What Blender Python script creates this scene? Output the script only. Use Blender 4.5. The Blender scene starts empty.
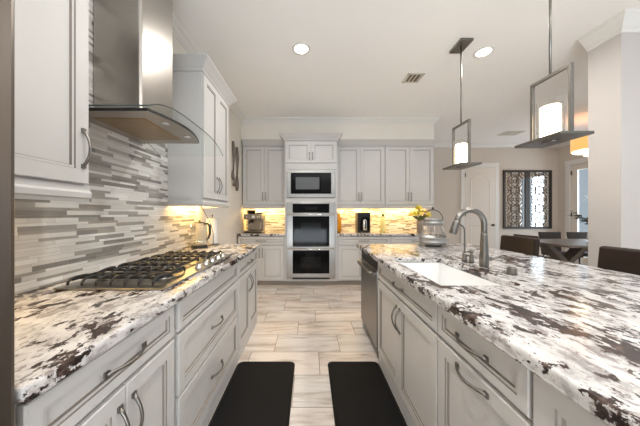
import bpy, bmesh, math, random
from mathutils import Vector, Matrix
random.seed(7)
C = bpy.context.scene.collection
PI = math.pi
S = bpy.context.scene

# ------------------------------------------------------------------ camera
cam_d = bpy.data.cameras.new('camera')
cam_d.sensor_width = 36.0
cam_d.lens = 233.0 / 640.0 * 36.0
cam_d.shift_x = 10.5 / 640.0
cam_d.shift_y = 0.8 / 640.0
cam_d.clip_start = 0.02
cam = bpy.data.objects.new('camera', cam_d)
C.objects.link(cam)
cam.location = (0, 0, 1.265)
cam.rotation_euler = (PI / 2, 0, 0)
S.camera = cam

# ------------------------------------------------------------------ world + daylight
W = bpy.data.worlds.new('world')
S.world = W
W.use_nodes = True
bg = W.node_tree.nodes['Background']
bg.inputs[0].default_value = (0.83, 0.925, 1.0, 1)
bg.inputs[1].default_value = 0.36

def area(name, loc, rot, sx, sy, power, color, shape='RECTANGLE', parent=None, spread=PI):
    d = bpy.data.lights.new(name, 'AREA')
    d.shape = shape
    d.size = sx
    if shape in ('RECTANGLE', 'ELLIPSE'):
        d.size_y = sy
    d.energy = power
    d.color = color
    d.spread = spread
    o = bpy.data.objects.new(name, d)
    C.objects.link(o)
    o.location = loc
    o.rotation_euler = rot
    if parent is not None:
        o.parent = parent
    return o

# added upward panel behind the camera, standing in for a sunlit living room floor
area('floor_bounce_fill', (0.7, -2.8, .12), (PI / 2 + 1.28, 0, 0), 3.6, 2.4, 265, (0.83, 0.92, 1.0))
# daylight of the breakfast room windows to the right of the camera
area('side_window_daylight', (6.2, -0.6, 1.2), (0, PI / 2 + .8, 0), 2.2, 3.0, 5, (0.86, 0.93, 1.0))
# daylight outside the glazed dining door
area('door_daylight', (6.95, 5.2, 1.4), (0, PI / 2, 0), 2.2, 1.2, 45, (0.86, 0.93, 1.0))

S.view_settings.view_transform = 'Standard'
S.view_settings.look = 'None'
S.view_settings.gamma = 1.0
S.view_settings.use_curve_mapping = False
S.view_settings.exposure = 0.5
S.cycles.use_denoising = True
S.cycles.max_bounces = 8
S.cycles.diffuse_bounces = 5
S.cycles.sample_clamp_indirect = 4.0

# ------------------------------------------------------------------ material helpers
def srgb(r, g, b):
    f = lambda c: (c / 255 / 12.92) if c / 255 <= 0.04045 else ((c / 255 + 0.055) / 1.055) ** 2.4
    return (f(r), f(g), f(b), 1.0)

def new_mat(name):
    m = bpy.data.materials.new(name)
    m.use_nodes = True
    nt = m.node_tree
    return m, nt, nt.nodes['Principled BSDF']

class N:
    """node shorthand"""
    def __init__(self, nt):
        self.nt = nt
    def put(self, sock, v):
        if v is None:
            return
        if isinstance(v, bpy.types.NodeSocket):
            self.nt.links.new(v, sock)
        else:
            sock.default_value = v
    def math(self, op, a, b=None, c=None, clamp=False):
        n = self.nt.nodes.new('ShaderNodeMath')
        n.operation = op
        n.use_clamp = clamp
        for i, v in enumerate((a, b, c)):
            self.put(n.inputs[i], v)
        return n.outputs[0]
    def pos(self):
        n = self.nt.nodes.new('ShaderNodeNewGeometry')
        s = self.nt.nodes.new('ShaderNodeSeparateXYZ')
        self.nt.links.new(n.outputs['Position'], s.inputs[0])
        return n.outputs['Position'], s.outputs[0], s.outputs[1], s.outputs[2]
    def xyz(self, x, y, z):
        n = self.nt.nodes.new('ShaderNodeCombineXYZ')
        for i, v in enumerate((x, y, z)):
            self.put(n.inputs[i], v)
        return n.outputs[0]
    def noise(self, vec, scale, detail=3, rough=0.5, dist=0.0, out=0):
        n = self.nt.nodes.new('ShaderNodeTexNoise')
        self.put(n.inputs['Vector'], vec)
        n.inputs['Scale'].default_value = scale
        n.inputs['Detail'].default_value = detail
        n.inputs['Roughness'].default_value = rough
        n.inputs['Distortion'].default_value = dist
        return n.outputs[out]
    def white(self, vec):
        n = self.nt.nodes.new('ShaderNodeTexWhiteNoise')
        n.noise_dimensions = '3D'
        self.put(n.inputs['Vector'], vec)
        return n.outputs['Value']
    def ramp(self, fac, stops, interp='LINEAR'):
        n = self.nt.nodes.new('ShaderNodeValToRGB')
        n.color_ramp.interpolation = interp
        el = n.color_ramp.elements
        while len(el) < len(stops):
            el.new(0.5)
        for e, (p, c) in zip(el, stops):
            e.position = p
            e.color = c
        self.put(n.inputs[0], fac)
        return n.outputs[0]
    def step(self, v, lo, hi):
        n = self.nt.nodes.new('ShaderNodeMapRange')
        n.interpolation_type = 'SMOOTHSTEP'
        self.put(n.inputs[0], v)
        n.inputs[1].default_value = lo
        n.inputs[2].default_value = hi
        return n.outputs[0]
    def mix(self, f, a, b):
        n = self.nt.nodes.new('ShaderNodeMix')
        n.data_type = 'RGBA'
        self.put(n.inputs[0], f)
        self.put(n.inputs[6], a)
        self.put(n.inputs[7], b)
        return n.outputs[2]
    def vmul(self, v, t):
        n = self.nt.nodes.new('ShaderNodeVectorMath')
        n.operation = 'MULTIPLY'
        self.put(n.inputs[0], v)
        n.inputs[1].default_value = t
        return n.outputs[0]
    def vadd(self, a, b):
        n = self.nt.nodes.new('ShaderNodeVectorMath')
        n.operation = 'ADD'
        self.put(n.inputs[0], a)
        self.put(n.inputs[1], b)
        return n.outputs[0]
    def bump(self, h, strength, dist):
        n = self.nt.nodes.new('ShaderNodeBump')
        n.inputs['Strength'].default_value = strength
        n.inputs['Distance'].default_value = dist
        self.put(n.inputs['Height'], h)
        return n.outputs[0]

def paint(name, col, rough=0.5, var=0.03, scale=6.0, metal=0.0, spec=0.5, bump=0.0, stretch=(1, 1, 1)):
    m, nt, p = new_mat(name)
    k = N(nt)
    P, x, y, z = k.pos()
    n = k.noise(k.vmul(P, stretch), scale, 4, 0.6)
    a = tuple(c * (1 - var) for c in col[:3]) + (1,)
    b = tuple(min(1, c * (1 + var)) for c in col[:3]) + (1,)
    nt.links.new(k.ramp(n, [(0.3, a), (0.7, b)]), p.inputs['Base Color'])
    p.inputs['Roughness'].default_value = rough
    p.inputs['Metallic'].default_value = metal
    p.inputs['Specular IOR Level'].default_value = spec
    if bump:
        nt.links.new(k.bump(k.noise(P, scale * 12, 3), bump, 0.002), p.inputs['Normal'])
    return m

def glass(name, tint=(1, 1, 1, 1), rough=0.0, ior=1.45):
    m, nt, p = new_mat(name)
    p.inputs['Base Color'].default_value = tint
    p.inputs['Roughness'].default_value = rough
    p.inputs['IOR'].default_value = ior
    p.inputs['Transmission Weight'].default_value = 1.0
    return m

def thin_glass(name, tint, refl=1.0):
    m, nt, p = new_mat(name)
    nt.nodes.remove(p)
    k = N(nt)
    t = nt.nodes.new('ShaderNodeBsdfTransparent'); t.inputs[0].default_value = tint
    g = nt.nodes.new('ShaderNodeBsdfGlossy'); g.inputs['Roughness'].default_value = 0.02
    lw = nt.nodes.new('ShaderNodeLayerWeight')
    f = k.math('MULTIPLY_ADD', k.math('POWER', lw.outputs['Facing'], 4.0), 0.6, 0.04)
    mx = nt.nodes.new('ShaderNodeMixShader')
    nt.links.new(k.math('MULTIPLY', f, refl, clamp=True), mx.inputs[0])
    nt.links.new(t.outputs[0], mx.inputs[1]); nt.links.new(g.outputs[0], mx.inputs[2])
    nt.links.new(mx.outputs[0], nt.nodes['Material Output'].inputs['Surface'])
    return m

def glow(name, col, strength, base=(1, 1, 1, 1)):
    m, nt, p = new_mat(name)
    p.inputs['Base Color'].default_value = base
    p.inputs['Emission Color'].default_value = col
    p.inputs['Emission Strength'].default_value = strength
    p.inputs['Roughness'].default_value = 0.4
    return m

def steel(name, col, rough=0.28, stretch=(1, 1, 60)):
    m, nt, p = new_mat(name)
    k = N(nt)
    P, x, y, z = k.pos()
    n = k.noise(k.vmul(P, stretch), 12, 3, 0.6)
    nt.links.new(k.ramp(n, [(0.2, tuple(c * .9 for c in col[:3]) + (1,)), (0.8, col)]), p.inputs['Base Color'])
    p.inputs['Metallic'].default_value = 1.0
    nt.links.new(k.math('MULTIPLY_ADD', n, 0.12, rough - 0.06), p.inputs['Roughness'])
    return m

# ------------------------------------------------------------------ materials
M = {}
M['cab'] = paint('cabinet_paint', srgb(200, 198, 196), 0.38, 0.015, 3)
M['glaze'] = paint('cabinet_glaze', srgb(128, 120, 111), 0.5, 0.05, 20)
M['toeshade'] = paint('cabinet_toe_shade', srgb(150, 143, 134), 0.6, 0.03, 10)  # far wall plinth tone, toe recess shade put into the paint colour
M['wall'] = paint('kitchen_wall_paint', srgb(234, 228, 218), 0.75, 0.012, 2, bump=0.05)
M['taupe'] = paint('dining_wall_paint', srgb(210, 200, 189), 0.75, 0.012, 2, bump=0.05)
M['pier'] = paint('pier_paint', srgb(200, 194, 190), 0.7, 0.01, 2)
M['ceil'] = paint('ceiling_paint', srgb(248, 246, 243), 0.85, 0.01, 2, bump=0.05)
M['trim'] = paint('trim_paint', srgb(230, 227, 222), 0.45, 0.01, 2)
M['doorp'] = paint('door_paint', srgb(228, 219, 209), 0.45, 0.01, 2)
M['steel'] = steel('brushed_steel', (0.42, 0.405, 0.385, 1), 0.29, (60, 1, 1))
M['steelv'] = steel('brushed_steel_upright', (0.43, 0.405, 0.375, 1), 0.30, (60, 60, 1))
M['fridge'] = steel('fridge_steel', (0.20, 0.175, 0.155, 1), 0.38, (60, 60, 1))
M['dwsteel'] = steel('dishwasher_steel', (0.30, 0.285, 0.27, 1), 0.33, (60, 60, 1))
M['nickel'] = paint('satin_nickel', (0.25, 0.235, 0.215, 1), 0.33, 0.05, 30, metal=1.0)
M['chrome'] = paint('bright_chrome', (0.75, 0.74, 0.72, 1), 0.13, 0.03, 20, metal=1.0)
M['bronze'] = paint('dark_bronze', (0.13, 0.11, 0.095, 1), 0.4, 0.1, 30, metal=0.8)
M['black'] = paint('black_plastic', (0.012, 0.012, 0.012, 1), 0.35, 0.1, 30)
M['iron'] = paint('cast_iron', (0.02, 0.02, 0.02, 1), 0.5, 0.2, 60)
M['blackglass'] = paint('black_glass', (0.005, 0.005, 0.005, 1), 0.06, 0.05, 4, spec=.12)
M['screen'] = paint('oven_window', (0.012, 0.012, 0.012, 1), 0.1, 0.05, 4, spec=.12)
M['mwindow'] = paint('microwave_window', (0.10, 0.105, 0.11, 1), 0.25, 0.2, 200)
M['mat'] = paint('black_rubber', (0.006, 0.0055, 0.0055, 1), 0.6, 0.1, 30, bump=0.15, spec=.18)
M['glass'] = thin_glass('clear_glass', (.97, .97, .96, 1))
M['hoodglass'] = thin_glass('hood_glass', (0.975, 0.99, 0.985, 1), 0.35)
M['rimglass'] = paint('glass_edge', (0.03, 0.05, 0.05, 1), 0.15, 0.05, 5)
M['porcelain'] = paint('white_porcelain', srgb(246, 246, 245), 0.15, 0.01, 3)
M['leather'] = paint('brown_leather', srgb(44, 33, 27), 0.42, 0.12, 25, bump=0.2, spec=.3)
M['greyfab'] = paint('charcoal_upholstery', srgb(74, 68, 64), 0.7, 0.1, 40)
M['darkwood'] = paint('dark_wood', srgb(112, 100, 92), 0.35, 0.2, 10, stretch=(0.3, 6, 6))
M['espresso'] = paint('espresso_wood', srgb(40, 30, 25), 0.4, 0.2, 10)
M['hoodsteel'] = steel('hood_underside_steel', (0.42, 0.38, 0.34, 1), 0.32, (1, 60, 1))
M['stand'] = paint('brushed_silver', (0.55, 0.54, 0.52, 1), 0.5, 0.05, 30, metal=1.0)
M['pewter'] = paint('aged_pewter', srgb(120, 110, 102), 0.45, 0.1, 20, metal=0.4)
M['mirror'] = paint('mirror_silver', (0.80, 0.80, 0.80, 1), 0.04, 0.02, 3, metal=1.0)
M['frame'] = paint('dark_frame', srgb(48, 40, 34), 0.45, 0.15, 20)
M['scroll'] = paint('scroll_iron', srgb(112, 100, 90), 0.5, 0.15, 30, metal=0.3)
M['lampglow'] = glow('lamp_glow', (1.0, 0.90, 0.76, 1), 14.0)
M['pendglow'] = glow('frosted_lit_glass', (1.0, 0.80, 0.52, 1), 7.0)
M['drum'] = glow('lit_orange_shade', (1.0, 0.58, 0.20, 1), 0.6, srgb(200, 130, 50))
M['drumdiff'] = glow('lit_diffuser', (1.0, 0.82, 0.58, 1), 3.0)
M['ledglow'] = glow('led_glow', (1.0, 0.72, 0.32, 1), 8.0)
M['vent'] = paint('vent_metal', srgb(214, 208, 196), 0.5, 0.02, 5)
M['ventdark'] = paint('vent_shadow_gap', srgb(120, 106, 84), 0.7, 0.05, 5)
M['paper'] = paint('paper_towel_white', srgb(240, 238, 232), 0.9, 0.02, 40)
M['amber'] = paint('amber_glaze', srgb(222, 150, 28), 0.25, 0.1, 8)
M['pale'] = paint('pale_yellow_ceramic', srgb(240, 226, 150), 0.3, 0.05, 8)
M['green'] = paint('leaf_green', srgb(70, 92, 44), 0.5, 0.3, 12)
M['darkleaf'] = paint('olive_leaf', srgb(52, 58, 40), 0.5, 0.3, 12)
M['yellow'] = paint('petal_yellow', srgb(252, 232, 96), 0.6, 0.1, 30)
M['orange'] = paint('petal_orange', srgb(236, 190, 90), 0.6, 0.1, 30)
M['pot'] = paint('grey_vase', srgb(140, 130, 118), 0.35, 0.1, 8)
M['grease'] = paint('hood_filter', srgb(150, 128, 98), 0.38, 0.1, 10, metal=0.85)
M['coffee'] = steel('espresso_machine_steel', (0.34, 0.32, 0.29, 1), 0.3, (1, 1, 40))
M['cord'] = paint('cord_grey', srgb(70, 60, 48), 0.5, 0.05, 5)
M['skyglass'] = thin_glass('door_glass', (0.95, 0.98, 1.0, 1), .5)

def granite():
    m, nt, p = new_mat('white_granite')
    k = N(nt)
    P, x, y, z = k.pos()
    w = k.noise(P, 2.3, 4, 0.55, out=1)
    wv = k.vmul(k.vadd(w, (-0.5, -0.5, -0.5)), (0.11, 0.15, 0.10))
    Q = k.vadd(P, wv)
    A = k.vmul(Q, (1.0, 0.60, 1.0))
    cl = k.noise(k.vmul(Q, (1.0, 0.7, 1.0)), 4.3, 3, 0.55)             # where the blotches gather
    d1 = k.noise(A, 23.0, 7, 0.70, 0.15)
    t = k.math('ADD', d1, k.math('MULTIPLY', k.math('SUBTRACT', cl, 0.5), 0.60))
    dark = k.step(t, 0.534, 0.550)
    t2 = k.noise(k.vadd(A, (7.3, 2.1, 4.4)), 22.0, 6, 0.66, 0.5)
    tan = k.step(k.math('ADD', t2, k.math('MULTIPLY', k.math('SUBTRACT', cl, 0.5), 0.3)), 0.585, 0.62)
    fl = k.step(k.noise(k.vmul(Q, (1, .55, 1)), 48, 4, 0.62), 0.57, 0.61)
    cloud = k.noise(A, 16, 5, 0.7)
    base = k.ramp(cloud, [(0.38, srgb(158, 153, 152)), (0.49, srgb(204, 201, 199)), (0.64, srgb(224, 222, 221))])
    brown = k.ramp(k.noise(P, 24, 4, 0.7), [(0.38, srgb(32, 24, 22)), (0.54, srgb(62, 48, 44)), (0.70, srgb(112, 92, 82))])
    tanc = k.ramp(k.noise(P, 30, 3, 0.6), [(0.3, srgb(138, 122, 114)), (0.7, srgb(178, 168, 160))])
    c = k.mix(k.math('MULTIPLY', tan, 0.6), base, tanc)
    c = k.mix(k.math('MULTIPLY', fl, 0.7), c, srgb(130, 121, 118))
    c = k.mix(dark, c, brown)
    nt.links.new(c, p.inputs['Base Color'])
    p.inputs['Roughness'].default_value = 0.13
    p.inputs['Specular IOR Level'].default_value = 0.5
    return m
M['granite'] = granite()

def mosaic(axis):
    m, nt, p = new_mat('linear_mosaic_' + axis)
    k = N(nt)
    P, x, y, z = k.pos()
    u = y if axis == 'y' else x
    per = 0.037
    t = k.math('DIVIDE', z, per)
    b = k.math('FLOOR', t)
    f = k.math('SUBTRACT', t, b)
    up = k.math('GREATER_THAN', f, 0.64)
    row = k.math('MULTIPLY_ADD', b, 2.0, up)
    r1 = k.white(k.xyz(row, 3.7, 1.3))
    r2 = k.white(k.xyz(row, 9.1, 5.5))
    L = k.math('MULTIPLY_ADD', r1, (0.15 if axis == 'y' else 0.11), (0.11 if axis == 'y' else 0.07))
    uu = k.math('DIVIDE', k.math('MULTIPLY_ADD', r2, 0.9, u), L)
    col = k.math('FLOOR', uu)
    fu = k.math('SUBTRACT', uu, col)
    rnd = k.white(k.xyz(row, col, 2.2))
    c = k.ramp(rnd, [(0.0, srgb(222, 220, 217)), (0.24, srgb(214, 211, 207)), (0.44, srgb(164, 160, 155)),
                     (0.54, srgb(150, 147, 142)), (0.66, srgb(126, 122, 118)), (0.82, srgb(238, 237, 235))], 'CONSTANT')
    streak = k.noise(k.vmul(P, (3, 3, 40) if axis == 'y' else (3, 3, 40)), 4, 4, 0.6)
    c = k.mix(0.12, c, k.ramp(streak, [(0.3, srgb(150, 142, 134)), (0.7, srgb(245, 240, 232))]))
    # grout
    g1 = k.math('LESS_THAN', k.math('MULTIPLY', fu, L), 0.0018)
    e1 = k.math('LESS_THAN', f, 0.035)
    e2 = k.math('LESS_THAN', k.math('ABSOLUTE', k.math('SUBTRACT', f, 0.64)), 0.016)
    g = k.math('MAXIMUM', g1, k.math('MAXIMUM', e1, e2))
    c = k.mix(k.math('MULTIPLY', g, 0.7), c, srgb(176, 170, 162))
    nt.links.new(c, p.inputs['Base Color'])
    rr = k.white(k.xyz(row, col, 7.7))
    nt.links.new(k.math('MULTIPLY_ADD', rr, 0.35, 0.12), p.inputs['Roughness'])
    nt.links.new(k.bump(k.math('SUBTRACT', 1.0, g), 0.5, 0.0015), p.inputs['Normal'])
    return m
M['mosaic_y'] = mosaic('y')
M['mosaic_x'] = mosaic('x')

def tile_floor():
    m, nt, p = new_mat('stone_look_floor_tile')
    k = N(nt)
    P, x, y, z = k.pos()
    t = k.math('DIVIDE', k.math('ADD', y, -0.0 + 0.305 * 20 - 2.13), 0.305)
    row = k.math('FLOOR', t)
    f = k.math('SUBTRACT', t, row)
    # rows step 0.2 m sideways towards the camera
    off = k.math('MULTIPLY', k.math('SUBTRACT', row, 20.0), 0.2)
    u = k.math('DIVIDE', k.math('ADD', k.math('SUBTRACT', x, off), 0.33 + 6.1), 0.61)
    col = k.math('FLOOR', u)
    fu = k.math('SUBTRACT', u, col)
    rnd = k.white(k.xyz(row, col, 1.7))
    rnd2 = k.white(k.xyz(row, col, 8.7))
    shift = k.xyz(k.math('MULTIPLY', rnd, 17.0), k.math('MULTIPLY', rnd2, 23.0), rnd)
    Q = k.vadd(P, shift)
    v1 = k.noise(k.vmul(Q, (1.0, 6.5, 1)), 1.7, 6, 0.62, 0.7)
    v2 = k.noise(k.vmul(Q, (1.0, 8.0, 1)), 1.5, 5, 0.58, 1.1)
    c = k.ramp(v1, [(0.30, srgb(180, 163, 149)), (0.45, srgb(224, 216, 208)), (0.58, srgb(243, 239, 234)), (0.75, srgb(220, 211, 202))])
    vein = k.math('MULTIPLY', k.step(v2, 0.55, 0.66), 0.8)
    c = k.mix(vein, c, srgb(176, 158, 143))
    warm = k.mix(rnd, srgb(240, 226, 214), srgb(226, 223, 221))
    n = nt.nodes.new('ShaderNodeMix'); n.data_type = 'RGBA'; n.blend_type = 'MULTIPLY'
    n.inputs[0].default_value = 0.75
    nt.links.new(c, n.inputs[6]); nt.links.new(warm, n.inputs[7])
    g = k.math('MAXIMUM', k.math('LESS_THAN', f, 0.018), k.math('LESS_THAN', fu, 0.009))
    c2 = k.mix(k.math('MULTIPLY', g, 0.9), n.outputs[2], srgb(128, 112, 96))
    nt.links.new(c2, p.inputs['Base Color'])
    p.inputs['Roughness'].default_value = 0.32
    nt.links.new(k.bump(k.math('SUBTRACT', 1.0, g), 0.4, 0.002), p.inputs['Normal'])
    return m
M['floor'] = tile_floor()

# ------------------------------------------------------------------ mesh builder
ORIG = {}
class MB:
    def __init__(self):
        self.v = []; self.f = []; self.mi = []; self.sm = []
    def add(self, vs, fs, mi=0, smooth=False):
        b = len(self.v)
        self.v += [tuple(q) for q in vs]
        for q in fs:
            self.f.append([b + i for i in q]); self.mi.append(mi); self.sm.append(smooth)
        return self
    def box(self, x0, x1, y0, y1, z0, z1, mi=0):
        vs = [(x, y, z) for z in (z0, z1) for y in (y0, y1) for x in (x0, x1)]
        return self.add(vs, [(0, 2, 3, 1), (4, 5, 7, 6), (0, 1, 5, 4), (2, 6, 7, 3), (0, 4, 6, 2), (1, 3, 7, 5)], mi)
    def hexa(self, bottom, top, mi=0):
        return self.add(list(bottom) + list(top), [(3, 2, 1, 0), (4, 5, 6, 7), (0, 1, 5, 4), (1, 2, 6, 5), (2, 3, 7, 6), (3, 0, 4, 7)], mi)
    def prism(self, poly, ext, mi=0, smooth=False):
        """poly: list of 3d points, ext: vector"""
        n = len(poly)
        e = Vector(ext)
        top = [tuple(Vector(q) + e) for q in poly]
        fs = [list(range(n))[::-1], list(range(n, 2 * n))] + [(i, (i + 1) % n, n + (i + 1) % n, n + i) for i in range(n)]
        return self.add(list(poly) + top, fs, mi, smooth)
    def tube(self, pts, r, n=10, mi=0, flat=None, closed=False):
        P = [Vector(q) for q in pts]
        m = len(P)
        R = r if isinstance(r, (list, tuple)) else [r] * m
        vs = []
        prev = None
        for i in range(m):
            if closed:
                t = P[(i + 1) % m] - P[i - 1]
            else:
                t = P[min(i + 1, m - 1)] - P[max(i - 1, 0)]
            t.normalize()
            if prev is None:
                a = Vector((0, 0, 1)) if abs(t.z) < 0.9 else Vector((1, 0, 0))
                s = t.cross(a).normalized()
            else:
                s = (prev - t * prev.dot(t)).normalized()
            prev = s
            u = t.cross(s)
            for j in range(n):
                an = 2 * PI * j / n
                vs.append(P[i] + (s * math.cos(an) + u * math.sin(an)) * R[i])
        fs = []
        for i in range(m if closed else m - 1):
            for j in range(n):
                fs.append((i * n + j, i * n + (j + 1) % n, ((i + 1) % m) * n + (j + 1) % n, ((i + 1) % m) * n + j))
        self.add(vs, fs, mi, True)
        if not closed:
            b = len(self.v) - len(vs)
            self.f.append([b + j for j in range(n)][::-1]); self.mi.append(mi); self.sm.append(False)
            self.f.append([b + (m - 1) * n + j for j in range(n)]); self.mi.append(mi); self.sm.append(False)
        return self
    def lathe(self, prof, c=(0, 0, 0), n=24, mi=0, axis='z', smooth=True):
        vs = []
        for (r, h) in prof:
            for j in range(n):
                a = 2 * PI * j / n
                q = (r * math.cos(a), r * math.sin(a), h)
                if axis == 'x': q = (h, q[0], q[1])
                elif axis == 'y': q = (q[0], h, q[1])
                vs.append((q[0] + c[0], q[1] + c[1], q[2] + c[2]))
        m = len(prof)
        fs = [(i * n + j, i * n + (j + 1) % n, (i + 1) * n + (j + 1) % n, (i + 1) * n + j) for i in range(m - 1) for j in range(n)]
        b = len(self.v)
        self.add(vs, fs, mi, smooth)
        if prof[0][0] > 1e-6:
            self.f.append([b + j for j in range(n)][::-1]); self.mi.append(mi); self.sm.append(False)
        if prof[-1][0] > 1e-6:
            self.f.append([b + (m - 1) * n + j for j in range(n)]); self.mi.append(mi); self.sm.append(False)
        return self
    def sweep(self, path, prof, side=1, closed=False, mi=0):
        """profile (out, z) swept along an xy path with mitred corners; out is to the left of travel * side"""
        n = len(path)
        pts = [Vector(q) for q in path]
        offs = []
        for i in range(n):
            if closed:
                a, b = pts[i] - pts[i - 1], pts[(i + 1) % n] - pts[i]
            else:
                a = pts[i] - pts[i - 1] if i > 0 else pts[1] - pts[0]
                b = pts[i + 1] - pts[i] if i < n - 1 else pts[i] - pts[i - 1]
            a.normalize(); b.normalize()
            na, nb = Vector((-a.y, a.x)) * side, Vector((-b.y, b.x)) * side
            mt = (na + nb)
            mt = mt / max(0.2, mt.dot(na))
            offs.append(mt)
        k = len(prof)
        vs = []
        for i in range(n):
            for (o, z) in prof:
                q = pts[i] + offs[i] * o
                vs.append((q.x, q.y, z))
        fs = []
        for i in range(n if closed else n - 1):
            i2 = (i + 1) % n
            for j in range(k):
                fs.append((i * k + j, i * k + (j + 1) % k, i2 * k + (j + 1) % k, i2 * k + j))
        if not closed:
            fs.append(list(range(k))[::-1]); fs.append([(n - 1) * k + j for j in range(k)])
        return self.add(vs, fs, mi)
    def build(self, name, mats, parent=None, bevel=0.0, seg=2, loc=None, angle=40):
        if not isinstance(mats, (list, tuple)): mats = [mats]
        org = Vector(ORIG[parent.name]) if parent is not None else Vector(loc or (0, 0, 0))
        me = bpy.data.meshes.new(name)
        me.from_pydata([tuple(Vector(q) - org) for q in self.v], [], self.f)
        for m in mats:
            me.materials.append(m)
        for pl, mi, sm in zip(me.polygons, self.mi, self.sm):
            pl.material_index = mi
            pl.use_smooth = sm
        bm = bmesh.new(); bm.from_mesh(me)
        bmesh.ops.recalc_face_normals(bm, faces=bm.faces)
        bm.to_mesh(me); bm.free()
        o = bpy.data.objects.new(name, me)
        C.objects.link(o)
        if parent is not None:
            o.parent = parent
        else:
            o.location = org
        ORIG[o.name] = tuple(org)
        if bevel:
            b = o.modifiers.new('bevel', 'BEVEL')
            b.width = bevel; b.segments = seg; b.limit_method = 'ANGLE'; b.angle_limit = math.radians(angle)
            b.harden_normals = False
        return o

def thing(name, label, cat, loc=(0, 0, 0), group=None):
    o = bpy.data.objects.new(name, None)
    o.empty_display_size = 0.05
    C.objects.link(o)
    o.location = loc
    ORIG[o.name] = tuple(loc)
    o['label'] = label; o['category'] = cat
    if group: o['group'] = group
    return o

def tag(o, label, cat, group=None, kind=None):
    o['label'] = label; o['category'] = cat
    if group: o['group'] = group
    if kind: o['kind'] = kind
    return o

def struct(o):
    o['kind'] = 'structure'
    return o

def copy_tree(o, parent=None):
    c = o.copy(); C.objects.link(c)
    if parent is not None: c.parent = parent
    for ch in list(o.children):
        copy_tree(ch, c)
    return c

def dup(o, loc, rz=0, label=None):
    c = copy_tree(o)
    c.location = loc; c.rotation_euler = (0, 0, rz)
    if label: c['label'] = label
    return c

# ------------------------------------------------------------------ room shell
ZC = 3.05
struct(MB().box(-1.5, 6.6, -4.2, 6.2, -0.08, 0.0).build('floor', M['floor']))
struct(MB().box(-1.5, 6.6, -4.2, 6.2, ZC, ZC + 0.1).build('ceiling', M['ceil']))
struct(MB().box(-1.40, -1.281, -4.2, 4.86, 0, ZC).build('wall_left', M['wall']))
struct(MB().box(-1.281, 2.38, 4.72, 4.86, 0, ZC).build('wall_back', M['wall']))
struct(MB().box(-1.281, 2.34, 4.38, 4.72, 2.66, ZC).build('wall_soffit', M['wall']))
struct(MB().box(2.26, 2.38, 4.86, 5.95, 0, ZC).build('wall_return', M['taupe']))
struct(MB().box(2.26, 6.47, 5.95, 6.07, 0, ZC).build('wall_dining_back', M['taupe']))
# right wall with an opening for the glazed door
D2a, D2b, D2h = 4.72, 5.66, 2.44
wr = MB()
wr.box(6.35, 6.47, 2.13, D2a, 0, ZC)
wr.box(6.35, 6.47, D2b, 5.95, 0, ZC)
wr.box(6.35, 6.47, D2a, D2b, D2h, ZC)
struct(wr.build('wall_right', M['taupe']))
struct(MB().box(2.85, 3.30, 2.13, 2.384, 0, ZC).build('wall_pier', M['pier']))

def crown_prof(d, h, zt):
    return [(0, zt), (d, zt), (d, zt - 0.018), (d * .86, zt - 0.03), (d * .62, zt - h * .42), (d * .36, zt - h * .72), (d * .16, zt - h * .82), (d * .16, zt - h * .9), (0.010, zt - h), (0, zt - h)]
cr = MB().sweep([(-1.281, -4.1), (-1.281, 4.38), (2.34, 4.38), (2.341, 4.75), (2.38, 4.79), (2.38, 5.95), (6.35, 5.95), (6.35, 2.3)], crown_prof(0.075, 0.095, ZC - .0005), side=-1)
struct(cr.build('trim_1', M['trim']))
cr = MB().sweep([(3.30, 2.13), (2.85, 2.13), (2.85, 2.384)], crown_prof(0.10, 0.13, ZC - .0005), side=1)
# keep the moulding outside the pier
struct(cr.build('trim_2', M['trim']))
bb = [(0, 0.001), (0.016, 0.001), (0.016, 0.11), (0.008, 0.135), (0, 0.14)]
struct(MB().sweep([(2.40, 5.95), (3.80, 5.95)], bb, side=-1).build('baseboard_back', M['trim']))
struct(MB().sweep([(4.88, 5.95), (6.35, 5.95)], bb, side=-1).build('baseboard_dining', M['trim']))
struct(MB().sweep([(-1.281, 2.74), (-1.281, 4.07)], bb, side=-1).build('baseboard_left', M['trim']))

# tile backsplashes (wall finish)
bs = MB()
bs.box(-1.2805, -1.270, 0.47, 1.006, 0.915, 1.42)
bs.box(-1.2805, -1.270, 1.006, 2.088, 0.915, 2.92)
bs.box(-1.2805, -1.270, 2.088, 2.60, 0.915, 1.42)
o = bs.build('trim_backsplash_left', M['mosaic_y']); struct(o)
bs = MB()
bs.box(-1.275, -0.44, 4.708, 4.7195, 0.915, 1.44)
bs.box(0.49, 2.35, 4.708, 4.7195, 0.915, 1.44)
o = bs.build('trim_backsplash_back', M['mosaic_x']); struct(o)

# white panelled door
def panel_arch(mb, x0, x1, z0, z1, y, arch):
    n = 12
    def loop(ins, dy):
        a, b, c, d = x0 + ins, x1 - ins, z0 + ins, z1 - ins
        pts = [(a, y - dy, c), (b, y - dy, c)]
        for i in range(n + 1):
            t = i / n
            pts.append((b + (a - b) * t, y - dy, d - arch + arch * math.sin(PI * t)))
        return pts
    loops = [loop(0, 0.0), loop(0.012, 0.009), (loop(0.04, 0.003))]
    k = n + 3
    vs = sum(loops, [])
    fs = []
    for i in range(2):
        for j in range(k):
            fs.append((i * k + j, i * k + (j + 1) % k, (i + 1) * k + (j + 1) % k, (i + 1) * k + j))
    fs.append([2 * k + j for j in range(k)])
    mb.add(vs, fs)
dx0, dx1 = 3.96, 4.72
dd = MB().box(dx0, dx1, 5.925, 5.949, 0.01, 2.44).build('door_1', M['doorp'], loc=(4.34, 5.94, 0)); struct(dd)
for (za, zb, ar) in ((0.25, 1.0, 0.0), (1.14, 2.30, 0.16)):
    mm = MB(); panel_arch(mm, dx0 + .12, dx1 - .12, za, zb, 5.9245, ar); mm.build('panel', M['doorp'], dd)
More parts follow.
